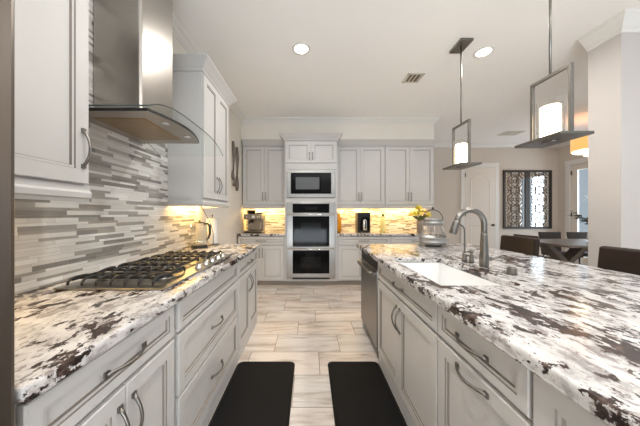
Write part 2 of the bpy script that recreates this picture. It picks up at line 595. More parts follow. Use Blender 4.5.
MB().lathe([(0.0, -0.06), (0.022, -0.058), (0.03, -0.045), (0.022, -0.03), (0.01, -0.024), (0.01, -0.008), (0.028, -0.006), (0.028, 0)], (dx1 - .07, 5.925, 0.98), 16, axis='y').build('door_knob', M['bronze'], dd)
hg = MB()
for zz in (0.25, 1.2, 2.2):
    hg.box(dx0 - .008, dx0 + .012, 5.915, 5.925, zz, zz + .1)
hg.build('hinge', M['bronze'], dd)
cs = MB()
cs.box(dx0 - .10, dx0 - .004, 5.926, 5.9495, 0, 2.55); cs.box(dx1 + .004, dx1 + .10, 5.926, 5.9495, 0, 2.55); cs.box(dx0 - .10, dx1 + .10, 5.922, 5.9495, 2.444, 2.56)
struct(cs.build('trim_3', M['trim'], bevel=.004))

# glazed door in the right wall
d2 = MB()
d2.box(6.37, 6.41, D2a, D2a + .12, 0.01, D2h); d2.box(6.37, 6.41, D2b - .12, D2b, 0.01, D2h)
d2.box(6.37, 6.41, D2a + .12, D2b - .12, 0.01, .26); d2.box(6.37, 6.41, D2a + .12, D2b - .12, D2h - .13, D2h)
d2 = d2.build('door_2', M['doorp'], loc=(6.39, 5.2, 0)); struct(d2)
MB().box(6.386, 6.394, D2a + .121, D2b - .121, .261, D2h - .131).build('pane', M['skyglass'], d2)
hg = MB()
for zz in (0.3, 1.2, 2.2):
    hg.box(6.345, 6.368, D2b - .012, D2b + .008, zz, zz + .1)
hg.build('hinge', M['bronze'], d2)
cs = MB()
cs.box(6.325, 6.349, D2b + .004, D2b + .11, 0, 2.54); cs.box(6.325, 6.349, D2a - .11, D2a - .004, 0, 2.54); cs.box(6.32, 6.349, D2a - .12, D2b + .12, 2.444, 2.56)
struct(cs.build('trim_4', M['trim'], bevel=.004))

# ------------------------------------------------------------------ cabinet fronts
class Face:
    """maps (u along, v up, d out) to the world"""
    def __init__(self, kind, base):
        self.k, self.b = kind, base
    def __call__(self, u, v, d):
        if self.k == 'L': return (self.b + d, u, v)
        if self.k == 'R': return (self.b - d, u, v)
        return (u, self.b - d, v)
    def box(self, mb, u0, u1, v0, v1, d0, d1, mi=0):
        bt = [self(u0, v0, d0), self(u1, v0, d0), self(u1, v0, d1), self(u0, v0, d1)]
        tp = [self(u0, v1, d0), self(u1, v1, d0), self(u1, v1, d1), self(u0, v1, d1)]
        mb.hexa(bt, tp, mi)

def front(F, name, u0, u1, v0, v1, parent, stile=0.055, th=0.02):
    rings = [(0, 0.003), (0, th - .003), (.003, th), (stile, th), (stile + .0022, th - .0045), (stile + .011, th - .0045), (stile + .0145, th - .0115), (stile + .020, th - .0115)]
    vs, fs, mis = [], [], []
    for (i, d) in rings:
        vs += [F(u0 + i, v0 + i, d), F(u1 - i, v0 + i, d), F(u1 - i, v1 - i, d), F(u0 + i, v1 - i, d)]
    mb = MB()
    n = len(rings)
    b = 0
    mb.v = vs
    for r in range(n - 1):
        for j in range(4):
            mb.f.append([r * 4 + j, r * 4 + (j + 1) % 4, (r + 1) * 4 + (j + 1) % 4, (r + 1) * 4 + j])
            mb.mi.append(1 if r in (3, 5) else 0); mb.sm.append(False)
    mb.f.append([0, 1, 2, 3]); mb.mi.append(0); mb.sm.append(False)
    mb.f.append([(n - 1) * 4 + j for j in range(4)]); mb.mi.append(0); mb.sm.append(False)
    return mb.build(name, [M['cab'], M['glaze']], parent)

def pull(F, parent, u, v, length, vertical, d0=0.02, out=0.030):
    """arched bow pull with flared feet"""
    mb = MB()
    n = 14
    pts, rr = [], []
    for i in range(n + 1):
        t = i / n
        s = (t - .5) * length
        h = out * (math.sin(PI * t) ** 0.75)
        rr.append(0.0042 + 0.0030 * abs(2 * t - 1) ** 3 + 0.0012 * (1 - abs(2 * t - 1)))
        q = (u, v + s) if vertical else (u + s, v)
        pts.append(F(q[0], q[1], d0 + 0.001 + h))
    mb.tube(pts, rr, 8)
    for s in (-.5, .5):
        q = (u, v + s * length) if vertical else (u + s * length, v)
        F.box(mb, q[0] - .0085, q[0] + .0085, q[1] - .0085, q[1] + .0085, d0, d0 + .007)
    return mb.build('handle', M['nickel'], parent)

def base_cabinet(F, label, u0, u1, depth, drawers, doors, group=None, toe=0.0, open_top=False, name='base_cabinet', top=0.873):
    """drawers: (v0, v1, handle centre v or None); doors: list of (fraction0, fraction1, v0, v1, handle u side or 'top')"""
    a, b = Vector(F(u0, 0, -depth)), Vector(F(u1, 0, 0))
    root = thing(name, label, 'cabinet', ((a.x + b.x) / 2, (a.y + b.y) / 2, 0), group)
    body = MB()
    e = 0.0008
    if open_top:
        F.box(body, u0 + e, u0 + .018, .003, top, -depth, 0); F.box(body, u1 - .018, u1 - e, .003, top, -depth, 0)
        F.box(body, u0 + .018, u1 - .018, .003, .10, -depth, 0); F.box(body, u0 + .018, u1 - .018, .10, top, -depth, -depth + .018)
        F.box(body, u0 + .018, u1 - .018, .10, top, -.016, 0)
    else:
        F.box(body, u0 + e, u1 - e, .085 if F.k == 'B' else .003, top, -depth, 0)
    body.build('body', M['cab'], root)
    sk = MB(); F.box(sk, u0 + e, u1 - e, .002, .0845, -.08 if F.k == 'B' else .0005, -.05 if F.k == 'B' else .012); sk.build('plinth', M['toeshade'] if F.k == 'B' else M['cab'], root, bevel=.003)
    w = u1 - u0
    g = 0.016 if F.k != 'R' else 0.0045
    for (v0, v1, hv) in drawers:
        dr = front(F, 'drawer', u0 + g, u1 - g, v0, v1, root, stile=.034 if v1 - v0 < .2 else .05)
        if hv is not None:
            pull(F, dr, (u0 + u1) / 2, hv, 0.155 if w > .5 else 0.15, False)
    for (f0, f1, v0, v1, h) in doors:
        du0 = u0 + g + (w - 2 * g) * f0 + (.0015 if f0 > 0 else 0)
        du1 = u0 + g + (w - 2 * g) * f1 - (.0015 if f1 < 1 else 0)
        dr = front(F, 'door', du0, du1, v0, v1, root, stile=.055)
        if h == 'top':
            pull(F, dr, (du0 + du1) / 2, v1 - .032, .15, False)
        elif h == 'lo':
            pull(F, dr, du0 + .028, v1 - .13, .15, True)
        elif h == 'hi':
            pull(F, dr, du1 - .028, v1 - .13, .15, True)
    return root

FL = Face('L', -0.62)
FR = Face('R', 0.60)
FB = Face('B', 4.10)
DW0, DW1 = .10, .712
pair = [(0, .5, .105, .705, 'hi'), (.5, 1, .105, .705, 'lo')]
TD = (.722, .860, .791)
base_cabinet(FL, 'base cabinet left of the aisle nearest the refrigerator, long drawer over two doors', .475, 1.053, .655, [TD], pair)
base_cabinet(FL, 'base cabinet directly under the gas cooktop with two deep drawers', 1.055, 1.966, .655, [(.722, .860, None), (.425, .705, .565), (.105, .412, .262)], [])
base_cabinet(FL, 'base cabinet at the far end of the left run, one drawer over two doors', 1.968, 2.70, .655, [TD], pair)
# island
sinkb = base_cabinet(FR, 'island base cabinet under the white sink with two tall doors and a false drawer', 1.062, 1.985, .62, [TD], [(0, .5, .105, .705, 'hi'), (.5, 1, .105, .705, 'lo')], open_top=True)
base_cabinet(FR, 'narrow island base cabinet right of the sink base, drawer above a pull-out door', .613, 1.060, .62, [TD], [(0, 1, .105, .705, 'top')])
base_cabinet(FR, 'island base cabinet nearest the camera with a full-height panel door', .05, .611, .62, [], [(0, 1, .105, .860, 'lo')])
# far wall
base_cabinet(FB, 'base cabinet under the espresso machine on the far wall', -1.26, -.436, .60, [TD], pair)
base_cabinet(FB, 'far wall base cabinet right beside the double oven tower', .488, 1.416, .60, [TD], pair)
base_cabinet(FB, 'far wall base cabinet behind the island at the right end of its run', 1.418, 2.34, .60, [TD], pair)

# island back panels (seating side) and far end
isl = thing('island_panel', 'painted end and back panelling of the island behind its cabinets', 'panel', (1.4, 1.3, 0))
MB().box(.60, 1.222, 2.602, 2.65, .002, .873).build('end_panel', M['cab'], isl, bevel=.003)
MB().box(1.2225, 1.50, .05, 2.65, .002, .873).build('back_panel', M['cab'], isl, bevel=.003)

# ------------------------------------------------------------------ countertops
def slab(poly, z0, z1, hole=None):
    mb = MB()
    if hole is None:
        return mb.prism([(x, y, z0) for x, y in poly], (0, 0, z1 - z0))
    # 4-corner outer ring and a rectangular hole
    (hx0, hx1, hy0, hy1) = hole
    inn = [(hx0, hy0), (hx1, hy0), (hx1, hy1), (hx0, hy1)]
    vs = [(x, y, z) for z in (z0, z1) for (x, y) in list(poly) + inn]
    fs = []
    for j in range(4):
        k = (j + 1) % 4
        fs += [(j, k, 4 + k, 4 + j), (8 + j, 8 + k, 12 + k, 12 + j), (j, k, 8 + k, 8 + j), (4 + j, 4 + k, 12 + k, 12 + j)]
    return mb.add(vs, fs)
o = slab([(-1.2695, .472), (-.573, .472), (-.573, 2.725), (-1.2695, 2.725)], .874, .914).build('countertop', M['granite'], bevel=.010, seg=3, loc=(-.92, 1.6, .874))
tag(o, 'white granite countertop with brown veining under the gas cooktop along the left wall', 'countertop')
SK = (.645, 1.045, 1.15, 1.865)
o = slab([(.548, -.05), (1.88, -.05), (1.88, 2.74), (.548, 2.74)], .874, .914, SK).build('countertop', M['granite'], bevel=.010, seg=3, loc=(1.2, 1.35, .874))
tag(o, 'large white granite island countertop with dark brown blotches around the sink', 'countertop')
o = MB().box(-1.268, -.436, 4.065, 4.7075, .874, .914).build('countertop', M['granite'], bevel=.008, loc=(-.85, 4.4, .874))
tag(o, 'short granite countertop under the espresso machine left of the oven tower', 'countertop')
o = MB().box(.488, 2.36, 4.065, 4.7075, .874, .914).build('countertop', M['granite'], bevel=.008, loc=(1.4, 4.4, .874))
tag(o, 'granite countertop on the far wall right of the oven tower, holding the coffee maker', 'countertop')

# ------------------------------------------------------------------ wall cabinets
def light_rail(path, zt, side):
    return MB().sweep(path, [(-.006, zt), (-.006, zt - .068), (.006, zt - .068), (.008, zt - .056), (.016, zt - .050), (.018, zt - .030), (.010, zt - .020), (.010, zt - .010), (.002, zt - .009), (.002, zt)], side=side)
def cab_crown(path, zt, side):
    return MB().sweep(path, [(0, zt), (.085, zt), (.085, zt - .012), (.076, zt - .020), (.054, zt - .042), (.028, zt - .072), (.016, zt - .084), (.016, zt - .096), (.006, zt - .104), (0, zt - .104)], side=side)

FU = Face('L', -.97)
ROOTS = {}
def wall_cab(F, label, u0, u1, depth, doors, zb, zt, loc, rail_path, crown_path, side):
    root = thing('upper_cabinet', label, 'cabinet', loc)
    b = MB(); F.box(b, u0, u1, zb, zt, -depth, 0); b.build('body', M['cab'], root)
    n = len(doors)
    g = .012
    for i, h in enumerate(doors):
        w = (u1 - u0 - 2 * g) / n
        a = u0 + g + i * w + (.0015 if i else 0); c = u0 + g + (i + 1) * w - (.0015 if i < n - 1 else 0)
        d = front(F, 'door', a, c, zb + .008, zt - .012, root, stile=.058)
        pull(F, d, c - .028 if h == 'hi' else a + .028, zb + .155, .15, True)
    if rail_path: light_rail(rail_path, zb - .0005, side).build('light_rail', M['cab'], root)
    if crown_path: cab_crown(crown_path, zt + .104, side).build('crown', M['cab'], root)
    return root
wall_cab(FU, 'white wall cabinet beside the refrigerator, left of the range hood', .475, 1.017, .30, ['hi'], 1.384, 2.54, (-1.12, .74, 1.39),
         [(-.965, .475), (-.965, 1.014)], [(-.965, .475), (-.965, 1.017)], -1)
wall_cab(FU, 'white wall cabinet right of the range hood above the kettle', 2.09, 2.75, .30, ['hi', 'lo'], 1.402, 2.54, (-1.12, 2.42, 1.37),
         [(-1.265, 2.094), (-.965, 2.094), (-.965, 2.746), (-1.265, 2.746)], [(-1.268, 2.09), (-.965, 2.09), (-.965, 2.75), (-1.268, 2.75)], -1)
FBU = Face('B', 4.40)
wall_cab(FBU, 'wall cabinet above the espresso machine left of the oven tower', -1.26, -.437, .30, ['hi', 'lo'], 1.43, 2.54, (-.85, 4.55, 1.40),
         [(-1.26, 4.397), (-.437, 4.397)], [(-1.26, 4.397), (-.437, 4.397)], -1)
wall_cab(FBU, 'wall cabinet right beside the oven tower above the coffee maker', .488, 1.416, .30, ['hi', 'lo'], 1.43, 2.54, (.95, 4.55, 1.40),
         [(.488, 4.397), (1.416, 4.397)], [(.488, 4.397), (1.416, 4.397)], -1)
wall_cab(FBU, 'wall cabinet at the right end of the far wall above the yellow flowers', 1.418, 2.345, .30, ['hi', 'lo'], 1.43, 2.54, (1.88, 4.55, 1.40),
         [(1.418, 4.397), (2.345, 4.397)], [(1.418, 4.397), (2.345, 4.397), (2.345, 4.70)], -1)

# oven tower
ov = thing('oven_cabinet', 'tall cabinet on the far wall housing microwave and double oven', 'cabinet', (.026, 4.4, 0))
t = MB()
t.box(-.434, -.400, 4.08, 4.70, .085, 2.54); t.box(.452, .486, 4.08, 4.70, .085, 2.54)
t.box(-.400, .452, 4.08, 4.70, 2.13, 2.54); t.box(-.400, .452, 4.08, 4.70, .085, .125)
t.box(-.400, .452, 4.08, 4.70, 1.462, 1.545)
t.box(-.400, .452, 4.68, 4.70, .125, 2.13)
t.box(-.400, .452, 4.08, 4.10, 2.046, 2.13)
t.build('body', M['cab'], ov)
MB().box(-.434, .486, 4.14, 4.18, .002, .0845).build('plinth', M['toeshade'], ov, bevel=.003)
FT = Face('B', 4.08)
for (a, c, h) in ((-.42, .0245, 'hi'), (.0275, .472, 'lo')):
    d = front(FT, 'door', a, c, 2.155, 2.528, ov, stile=.058)
    pull(FT, d, c - .028 if h == 'hi' else a + .028, 2.27, .12, True)
cab_crown([(-.434, 4.30), (-.434, 4.077), (.486, 4.077), (.486, 4.30)], 2.645, -1).build('crown', M['cab'], ov)

# microwave
mw = thing('microwave', 'stainless steel built-in microwave above the double oven', 'microwave', (.026, 4.3, 1.545))
MB().box(-.36, .412, 4.08, 4.5, 1.548, 2.04).build('body', M['black'], mw)
t = MB()
t.box(-.395, .447, 4.055, 4.0785, 1.978, 2.04); t.box(-.395, .447, 4.055, 4.0785, 1.549, 1.615)
t.box(-.395, -.325, 4.055, 4.0785, 1.615, 1.978); t.box(.377, .447, 4.055, 4.0785, 1.615, 1.978)
t.build('trim_frame', M['steel'], mw, bevel=.004)
MB().box(-.322, .374, 4.048, 4.0785, 1.617, 1.976).build('door', M['blackglass'], mw, bevel=.003)
MB().box(-.24, .17, 4.0465, 4.0479, 1.69, 1.90).build('viewing_window', M['mwindow'], mw)
MB().box(.20, .36, 4.0465, 4.0479, 1.64, 1.955).build('control_panel', M['screen'], mw)

# double oven
dv = thing('double_oven', 'stainless double wall oven with black glass doors below the microwave', 'oven', (.026, 4.3, .13))
MB().box(-.38, .432, 4.08, 4.6, .13, 1.458).build('body', M['black'], dv)
t = MB()
t.box(-.397, -.293, 4.058, 4.0785, .13, 1.458); t.box(.345, .449, 4.058, 4.0785, .13, 1.458)
t.box(-.293, .345, 4.058, 4.0785, 1.440, 1.458)
t.build('side_trim', M['steelv'], dv, bevel=.003)
MB().box(-.291, .343, 4.050, 4.0785, 1.285, 1.438).build('control_panel', M['blackglass'], dv, bevel=.002)
MB().box(-.08, .14, 4.0488, 4.0499, 1.335, 1.39).build('display', M['screen'], dv)
for nm, z0, z1 in (('upper_door', .70, 1.28), ('lower_door', .16, .69)):
    d = MB().box(-.397, .449, 4.036, 4.0575, z0, z1).build(nm, M['steel'], dv, bevel=.004)
    MB().box(-.292, .344, 4.033, 4.0358, z0 + (.07 if nm == 'lower_door' else .005), z1 - .055).build('glass', M['blackglass'], d)
    MB().box(-.15, .20, 4.0322, 4.0328, z0 + .17, z1 - .17).build('window', M['screen'], d)
    h = MB()
    h.tube([(-.37, 3.985, z1 - .028), (.422, 3.985, z1 - .028)], .012, 12)
    for xx in (-.33, .382):
        h.box(xx - .012, xx + .012, 3.985, 4.036, z1 - .036, z1 - .020)
    h.build('handle', M['chrome'], d)
MB().box(-.30, .35, 4.048, 4.0785, .128, .152).build('vent_strip', M['black'], dv)

# ------------------------------------------------------------------ refrigerator at the left edge
fr = thing('refrigerator', 'stainless steel refrigerator edge at the far left of the photo', 'refrigerator', (-.9, 0, 0))
MB().box(-1.265, -.645, -.44, .465, .02, 1.80).build('body', M['black'], fr, bevel=.005)
for a, c, z0, z1 in ((-.44, .006, .72, 1.80), (.010, .467, .72, 1.80)):
    d = MB().box(-.644, -.583, a, c, z0, z1).build('door', M['fridge'], fr, bevel=.012, seg=3)
    yy = -.03 if a < -.1 else .046
    MB().tube([(-.583, yy, .86), (-.535, yy, .90), (-.535, yy, 1.60), (-.583, yy, 1.64)], .011, 10).build('handle', M['chrome'], d)
d = MB().box(-.644, -.583, -.44, .467, .06, .712).build('drawer', M['fridge'], fr, bevel=.012, seg=3)
MB().tube([(-.583, -.36, .64), (-.535, -.33, .64), (-.535, .345, .64), (-.583, .375, .64)], .011, 10).build('handle', M['chrome'], d)
ft = MB(); ft.box(-1.2, -.70, -.40, .42, 0, .02); ft.build('base', M['black'], fr)

# ------------------------------------------------------------------ range hood
hd = thing('range_hood', 'stainless chimney range hood with a curved glass canopy over the cooktop', 'range hood', (-1.0, 1.52, 1.75))
MB().box(-1.2695, -.985, 1.36, 1.69, 1.8465, ZC - .002).build('chimney', M['steelv'], hd, bevel=.016, seg=4)
MB().box(-1.2695, -.982, 1.355, 1.695, 1.8465, 1.862).build('chimney_collar', M['steel'], hd, bevel=.003)
n = 16
fr_pts = []
for i in range(n + 1):
    tt = i / n
    y = 1.20 + .56 * tt
    fr_pts.append((-.834 + .062 * math.sin(PI * tt), y))
low = [(-1.2695, 1.20)] + fr_pts + [(-1.2695, 1.76)]
bd = MB()
def arch(y): return 1.752 + .085 * (1 - abs((y - 1.515) / .46) ** 3.5)
bot = [(x, y, 1.795) for x, y in low]
top = [(x, y, 1.811) for x, y in low]
k = len(low)
bd.add(bot + top, [list(range(k))[::-1], list(range(k, 2 * k))])
bd.add(bot + top, [(i, (i + 1) % k, k + (i + 1) % k, k + i) for i in range(k)], 1)
bd.build('body', [M['hoodsteel'], M['black']], hd)
MB().hexa([(-1.19, 1.29, 1.791), (-1.19, 1.67, 1.791), (-.92, 1.66, 1.791), (-.92, 1.30, 1.791)],
          [(-1.20, 1.28, 1.7948), (-1.20, 1.68, 1.7948), (-.91, 1.67, 1.7948), (-.91, 1.29, 1.7948)]).build('filter', M['grease'], hd)
for yy in (1.36, 1.60):
    MB().lathe([(.022, 1.790), (.024, 1.7948)], (-.838, yy, 0), 16).build('hood_light', M['chrome'], hd)
# arched glass sheet with a bowed front
gl = MB()
nu, nv = 24, 6
th = .006
vs = []
for lay in (0, th):
    for i in range(nu + 1):
        tt = i / nu
        y = 1.055 + .92 * tt
        xf = -.735
        for j in range(nv + 1):
            x = -1.2695 + (xf + 1.2695) * j / nv
            vs.append((x, y, arch(y) + .001 + lay))
q = (nu + 1) * (nv + 1)
fs = []
w1 = nv + 1
for i in range(nu):
    for j in range(nv):
        a = i * w1 + j
        fs += [(a, a + 1, a + w1 + 1, a + w1), (q + a, q + a + w1, q + a + w1 + 1, q + a + 1)]
gl.add(vs, fs, 0, True)
eds = []
for i in range(nu):
    for j in (0, nv):
        a = i * w1 + j
        eds.append((a, a + w1, q + a + w1, q + a, 1))
for j in range(nv):
    for i in (0, nu):
        a = i * w1 + j
        eds.append((a, a + 1, q + a + 1, q + a, 1 if i == 0 else 0))
for e in eds:
    gl.f.append(list(e[:4])); gl.mi.append(e[4]); gl.sm.append(False)
gl.build('glass_canopy', [M['hoodglass'], M['rimglass']], hd)
MB().tube([(-.7345, 1.055 + .92 * i / 24, arch(1.055 + .92 * i / 24) + .004) for i in range(25)], .0022, 6).build('glass_edge', M['rimglass'], hd)

# ------------------------------------------------------------------ cooktop
ct = thing('cooktop', 'black and steel gas cooktop with cast iron grates on the left counter', 'cooktop', (-.91, 1.52, .914))
MB().box(-1.172, -.655, 1.062, 1.975, .9145, .926).build('tray', M['steel'], ct, bevel=.005)
burn = [(-1.05, 1.22, .030), (-.78, 1.24, .036), (-.93, 1.50, .048), (-1.05, 1.80, .036), (-.80, 1.80, .026)]
for (bx, by, r) in burn:
    b = MB().lathe([(r * 1.5, .926), (r * 1.45, .931), (r * 1.1, .934), (r * 1.1, .940), (0, .941)], (bx, by, 0), 20).build('burner', M['nickel'], ct)
    MB().lathe([(r, .941), (r * 1.02, .948), (r * .8, .951), (0, .952)], (bx, by, 0), 20).build('burner_cap', M['iron'], b)
for (y0, y1) in ((1.092, 1.372), (1.378, 1.658), (1.664, 1.945)):
    x0, x1 = -1.135, -.735
    if y0 > 1.37 and y0 < 1.5: x1 = -.79
    g = MB()
    zt = .955
    r = .0048
    def bar(p, q2, z=zt):
        ax, ay = p; cx, cy = q2
        g.box(min(ax, cx) - r, max(ax, cx) + r, min(ay, cy) - r, max(ay, cy) + r, z - .011, z)
    ym = (y0 + y1) / 2
    bar((x0, y0 + .03), (x0, y1 - .03)); bar((x1, y0 + .03), (x1, y1 - .03)); bar((x0, ym), (x1, ym))
    bar((x0, y0 + .062), (x1, y0 + .062)); bar((x0, y1 - .062), (x1, y1 - .062))
    nb = 6
    for i in range(nb + 1):
        xx = x0 + (x1 - x0) * i / nb
        # fingers that arch up from the tray and run inwards
        for (ys, sg) in ((y0, 1), (y1, -1)):
            pts = [(xx, ys, .929), (xx, ys + sg * .004, .944), (xx, ys + sg * .016, .956), (xx, ys + sg * .04, .959), (xx, ys + sg * .085, .957), (xx, ys + sg * .112, .953)]
            g.tube(pts, [.005, .0058, .0062, .006, .0055, .0045], 6)
    g.build('grate', M['iron'], ct)
for (kx, ky) in ((-.690, 1.45), (-.690, 1.55), (-.690, 1.65), (-.690, 1.75), (-.690, 1.85)):
    kb = MB().lathe([(.024, .926), (.024, .930), (.019, .932), (.018, .950), (.015, .954), (0, .954)], (kx, ky, 0), 18).build('knob', M['chrome'], ct)
    MB().box(kx - .004, kx + .004, ky - .018, ky + .018, .954, .961).build('grip', M['chrome'], kb)

# ------------------------------------------------------------------ dishwasher
dw = thing('dishwasher', 'stainless steel dishwasher at the far end of the island', 'dishwasher', (.9, 2.29, 0))
MB().box(.605, 1.20, 1.99, 2.598, .10, .868).build('body', M['black'], dw)
MB().box(.640, 1.15, 1.995, 2.594, .002, .099).build('toe_kick', M['black'], dw)
MB().box(.574, .6045, 1.990, 2.598, .105, .780).build('door', M['dwsteel'], dw, bevel=.006, seg=3)
MB().box(.578, .6045, 1.990, 2.598, .784, .866).build('control_strip', M['black'], dw, bevel=.004)
h = MB()
h.tube([(.532 + (.012 if i in (0, 8) else 0), 2.01 + .568 * i / 8, .742) for i in range(9)], .017, 10)
for yy in (2.035, 2.553):
    h.box(.532, .574, yy - .012, yy + .012, .732, .752)
h.build('handle', M['dwsteel'], dw)

# ------------------------------------------------------------------ sink + faucets
sk = thing('sink', 'white undermount sink basin set in the island countertop', 'sink', (.85, 1.50, .66))
x0, x1, y0, y1 = .635, 1.055, 1.14, 1.875
t = MB()
def ringbox(ins, z): return [(x0 + ins, y0 + ins, z), (x1 - ins, y0 + ins, z), (x1 - ins, y1 - ins, z), (x0 + ins, y1 - ins, z)]
loops = [ringbox(-.008, .8735), ringbox(-.008, .655), ringbox(.012, .655 + .012), ringbox(.012, .8735)]
outer, obot, ibot, itop = loops
vs = sum(loops, [])
fs = [(4, 5, 6, 7)]
for j in range(4):
    k2 = (j + 1) % 4
    fs += [(j, k2, 4 + k2, 4 + j), (8 + j, 8 + k2, 12 + k2, 12 + j), (j, k2, 12 + k2, 12 + j)]
fs.append((8, 9, 10, 11))
t.add(vs, fs)
t.build('basin', M['porcelain'], sk, bevel=.008, seg=3)
MB().lathe([(.042, .668), (.04, .6705), (.02, .669), (0, .6688)], (.85, 1.50, 0), 20).build('drain', M['chrome'], sk)

fc = thing('faucet', 'tall brushed gooseneck kitchen faucet behind the white sink', 'faucet', (1.165, 1.555, .914))
fx, fy = 1.165, 1.555
MB().lathe([(.027, .9145), (.027, .922), (.0275, .93), (.027, .99), (.0245, 1.0), (.020, 1.12), (.0185, 1.14)], (fx, fy, 0), 20).build('base', M['nickel'], fc)
pts = [(fx, fy, 1.12), (fx, fy, 1.16), (fx, fy, 1.19)]
R = .092
for i in range(1, 15):
    a = PI * i / 14 * 0.93
    pts.append((fx - R + R * math.cos(a), fy - .0, 1.197 + R * math.sin(a)))
MB().tube(pts, .018, 14).build('neck', M['nickel'], fc)
e = Vector(pts[-1]); d = (Vector(pts[-1]) - Vector(pts[-2])).normalized()
MB().tube([e - d * .005, e + d * .01, e + d * .05, e + d * .085, e + d * .09], [.019, .0205, .0225, .024, .020], 16).build('spray_head', M['nickel'], fc)
lv = MB().tube([(fx + .015, fy, .965), (fx + .045, fy - .002, .966)], .013, 12)
lv.tube([(fx + .045, fy, .966), (fx + .075, fy - .004, .972), (fx + .105, fy - .01, .985)], [.007, .006, .005], 10)
lv.build('lever', M['nickel'], fc)

f2 = thing('water_tap', 'slim chrome filtered water tap left of the tall faucet', 'tap', (1.155, 1.735, .914))
gx, gy = 1.155, 1.735
MB().lathe([(.020, .9145), (.020, .925), (.016, .935), (.015, .965), (.008, .975)], (gx, gy, 0), 16).build('base', M['nickel'], f2)
pts = [(gx, gy, .97), (gx, gy, 1.12)]
for i in range(1, 11):
    a = PI * i / 10 * .95
    pts.append((gx - .045 + .045 * math.cos(a), gy, 1.14 + .045 * math.sin(a)))
pts.append((pts[-1][0] - .002, gy, 1.12))
MB().tube(pts, .0055, 10).build('spout', M['nickel'], f2)
MB().tube([(gx, gy - .01, .955), (gx + .01, gy - .045, .962)], [.006, .005], 8).build('lever', M['nickel'], f2)
sd = thing('soap_dispenser', 'short satin soap dispenser between the two taps', 'soap dispenser', (1.17, 1.67, .914))
MB().lathe([(.019, .9145), (.019, .922), (.015, .93), (.015, .966), (.010, .972), (.010, .985), (.014, .988), (.014, .998), (0, 1.0)], (1.165, 1.675, 0), 16).build('body', M['nickel'], sd)
MB().tube([(1.165, 1.675, .992), (1.13, 1.675, .994), (1.105, 1.675, .986)], [.006, .0055, .005], 8).build('nozzle', M['nickel'], sd)
ab = thing('air_switch', 'round satin air switch button right of the faucet', 'button', (1.155, 1.35, .914))
MB().lathe([(.023, .9145), (.023, .950), (.020, .956), (0, .956)], (1.17, 1.345, 0), 18).build('housing', M['nickel'], ab)
MB().lathe([(.014, .9565), (.014, .962), (.011, .964), (0, .964)], (1.17, 1.345, 0), 16).build('push_button', M['chrome'], ab)

# ------------------------------------------------------------------ floor mats
def mat(x0, x1, y0, y1, label):
    o = MB()
    n = 6
    r = .045
    poly = []
    for (cx, cy, a0) in ((x1 - r, y0 + r, -PI / 2), (x1 - r, y1 - r, 0), (x0 + r, y1 - r, PI / 2), (x0 + r, y0 + r, PI)):
        for i in range(n + 1):
            a = a0 + PI / 2 * i / n
            poly.append((cx + r * math.cos(a), cy + r * math.sin(a)))
    k = len(poly)
    cx, cy = (x0 + x1) / 2, (y0 + y1) / 2
    sx, sy = (x1 - x0) / 2, (y1 - y0) / 2
    def lp(ins, z): return [(cx + (x - cx) * (1 - ins / sx), cy + (y - cy) * (1 - ins / sy), z) for x, y in poly]
    loops = [lp(0, .001), lp(0, .004), lp(.022, .018), lp(.034, .0195)]
    vs = sum(loops, [])
    fs = [list(range(k))[::-1]]
    for i in range(3):
        for j in range(k):
            fs.append((i * k + j, i * k + (j + 1) % k, (i + 1) * k + (j + 1) % k, (i + 1) * k + j))
    fs.append([3 * k + j for j in range(k)])
    o.add(vs, fs)
    o = o.build('floor_mat', M['mat'], loc=(cx, cy, 0))
    tag(o, label, 'mat', 'black floor mats')
mat(-.604, -.122, .55, 1.99, 'black rubber floor mat in front of the cooktop drawers')
mat(.152, .584, .50, 1.99, 'black rubber floor mat in front of the sink cabinet')

# ------------------------------------------------------------------ pendants
def pendant(label):
    r = thing('pendant_light', label, 'pendant light', (0, 0, 0), 'pendant lights over the island')
    MB().box(-.065, .065, -.10, .10, ZC - .026, ZC - .001).build('ceiling_plate', M['nickel'], r, bevel=.003)
    MB().tube([(0, 0, 2.21), (0, 0, ZC - .026)], .0075, 10).build('rod', M['nickel'], r)
    f = MB()
    f.box(-.011, .011, -.135, .135, 2.196, 2.216); f.box(-.011, .011, -.135, -.117, 1.776, 2.196); f.box(-.011, .011, .117, .135, 1.776, 2.196)
    f.build('frame', M['nickel'], r, bevel=.002)
    MB().box(-.104, .104, -.163, .163, 1.757, 1.7755).build('base_plate', M['nickel'], r, bevel=.003)
    MB().lathe([(.045, 1.750), (.045, 1.757)], (0, 0, 0), 20).build('base_ring', M['nickel'], r)
    MB().lathe([(.050, 1.80), (.053, 1.806), (.053, 1.995), (.050, 1.998), (.050, 1.81), (0.0, 1.805)], (0, 0, 0), 28).build('lit_glass', M['pendglow'], r)
    MB().lathe([(.03, 1.7765), (.03, 1.792), (.016, 1.796), (.016, 1.8045)], (0, 0, 0), 16).build('lamp_holder', M['nickel'], r)
    MB().lathe([(.068, 1.777), (.070, 1.785), (.070, 2.035), (.0675, 2.035), (.0675, 1.78), (0, 1.7785)], (0, 0, 0), 28).build('outer_glass', M['glass'], r)
    return r
p = pendant('square framed pendant light over the near end of the island, large in view')
p.location = (1.645, 1.592, 0)
dup(p, (1.60, 2.46, 0), 0, 'square framed pendant light farther away, above the gooseneck faucet')

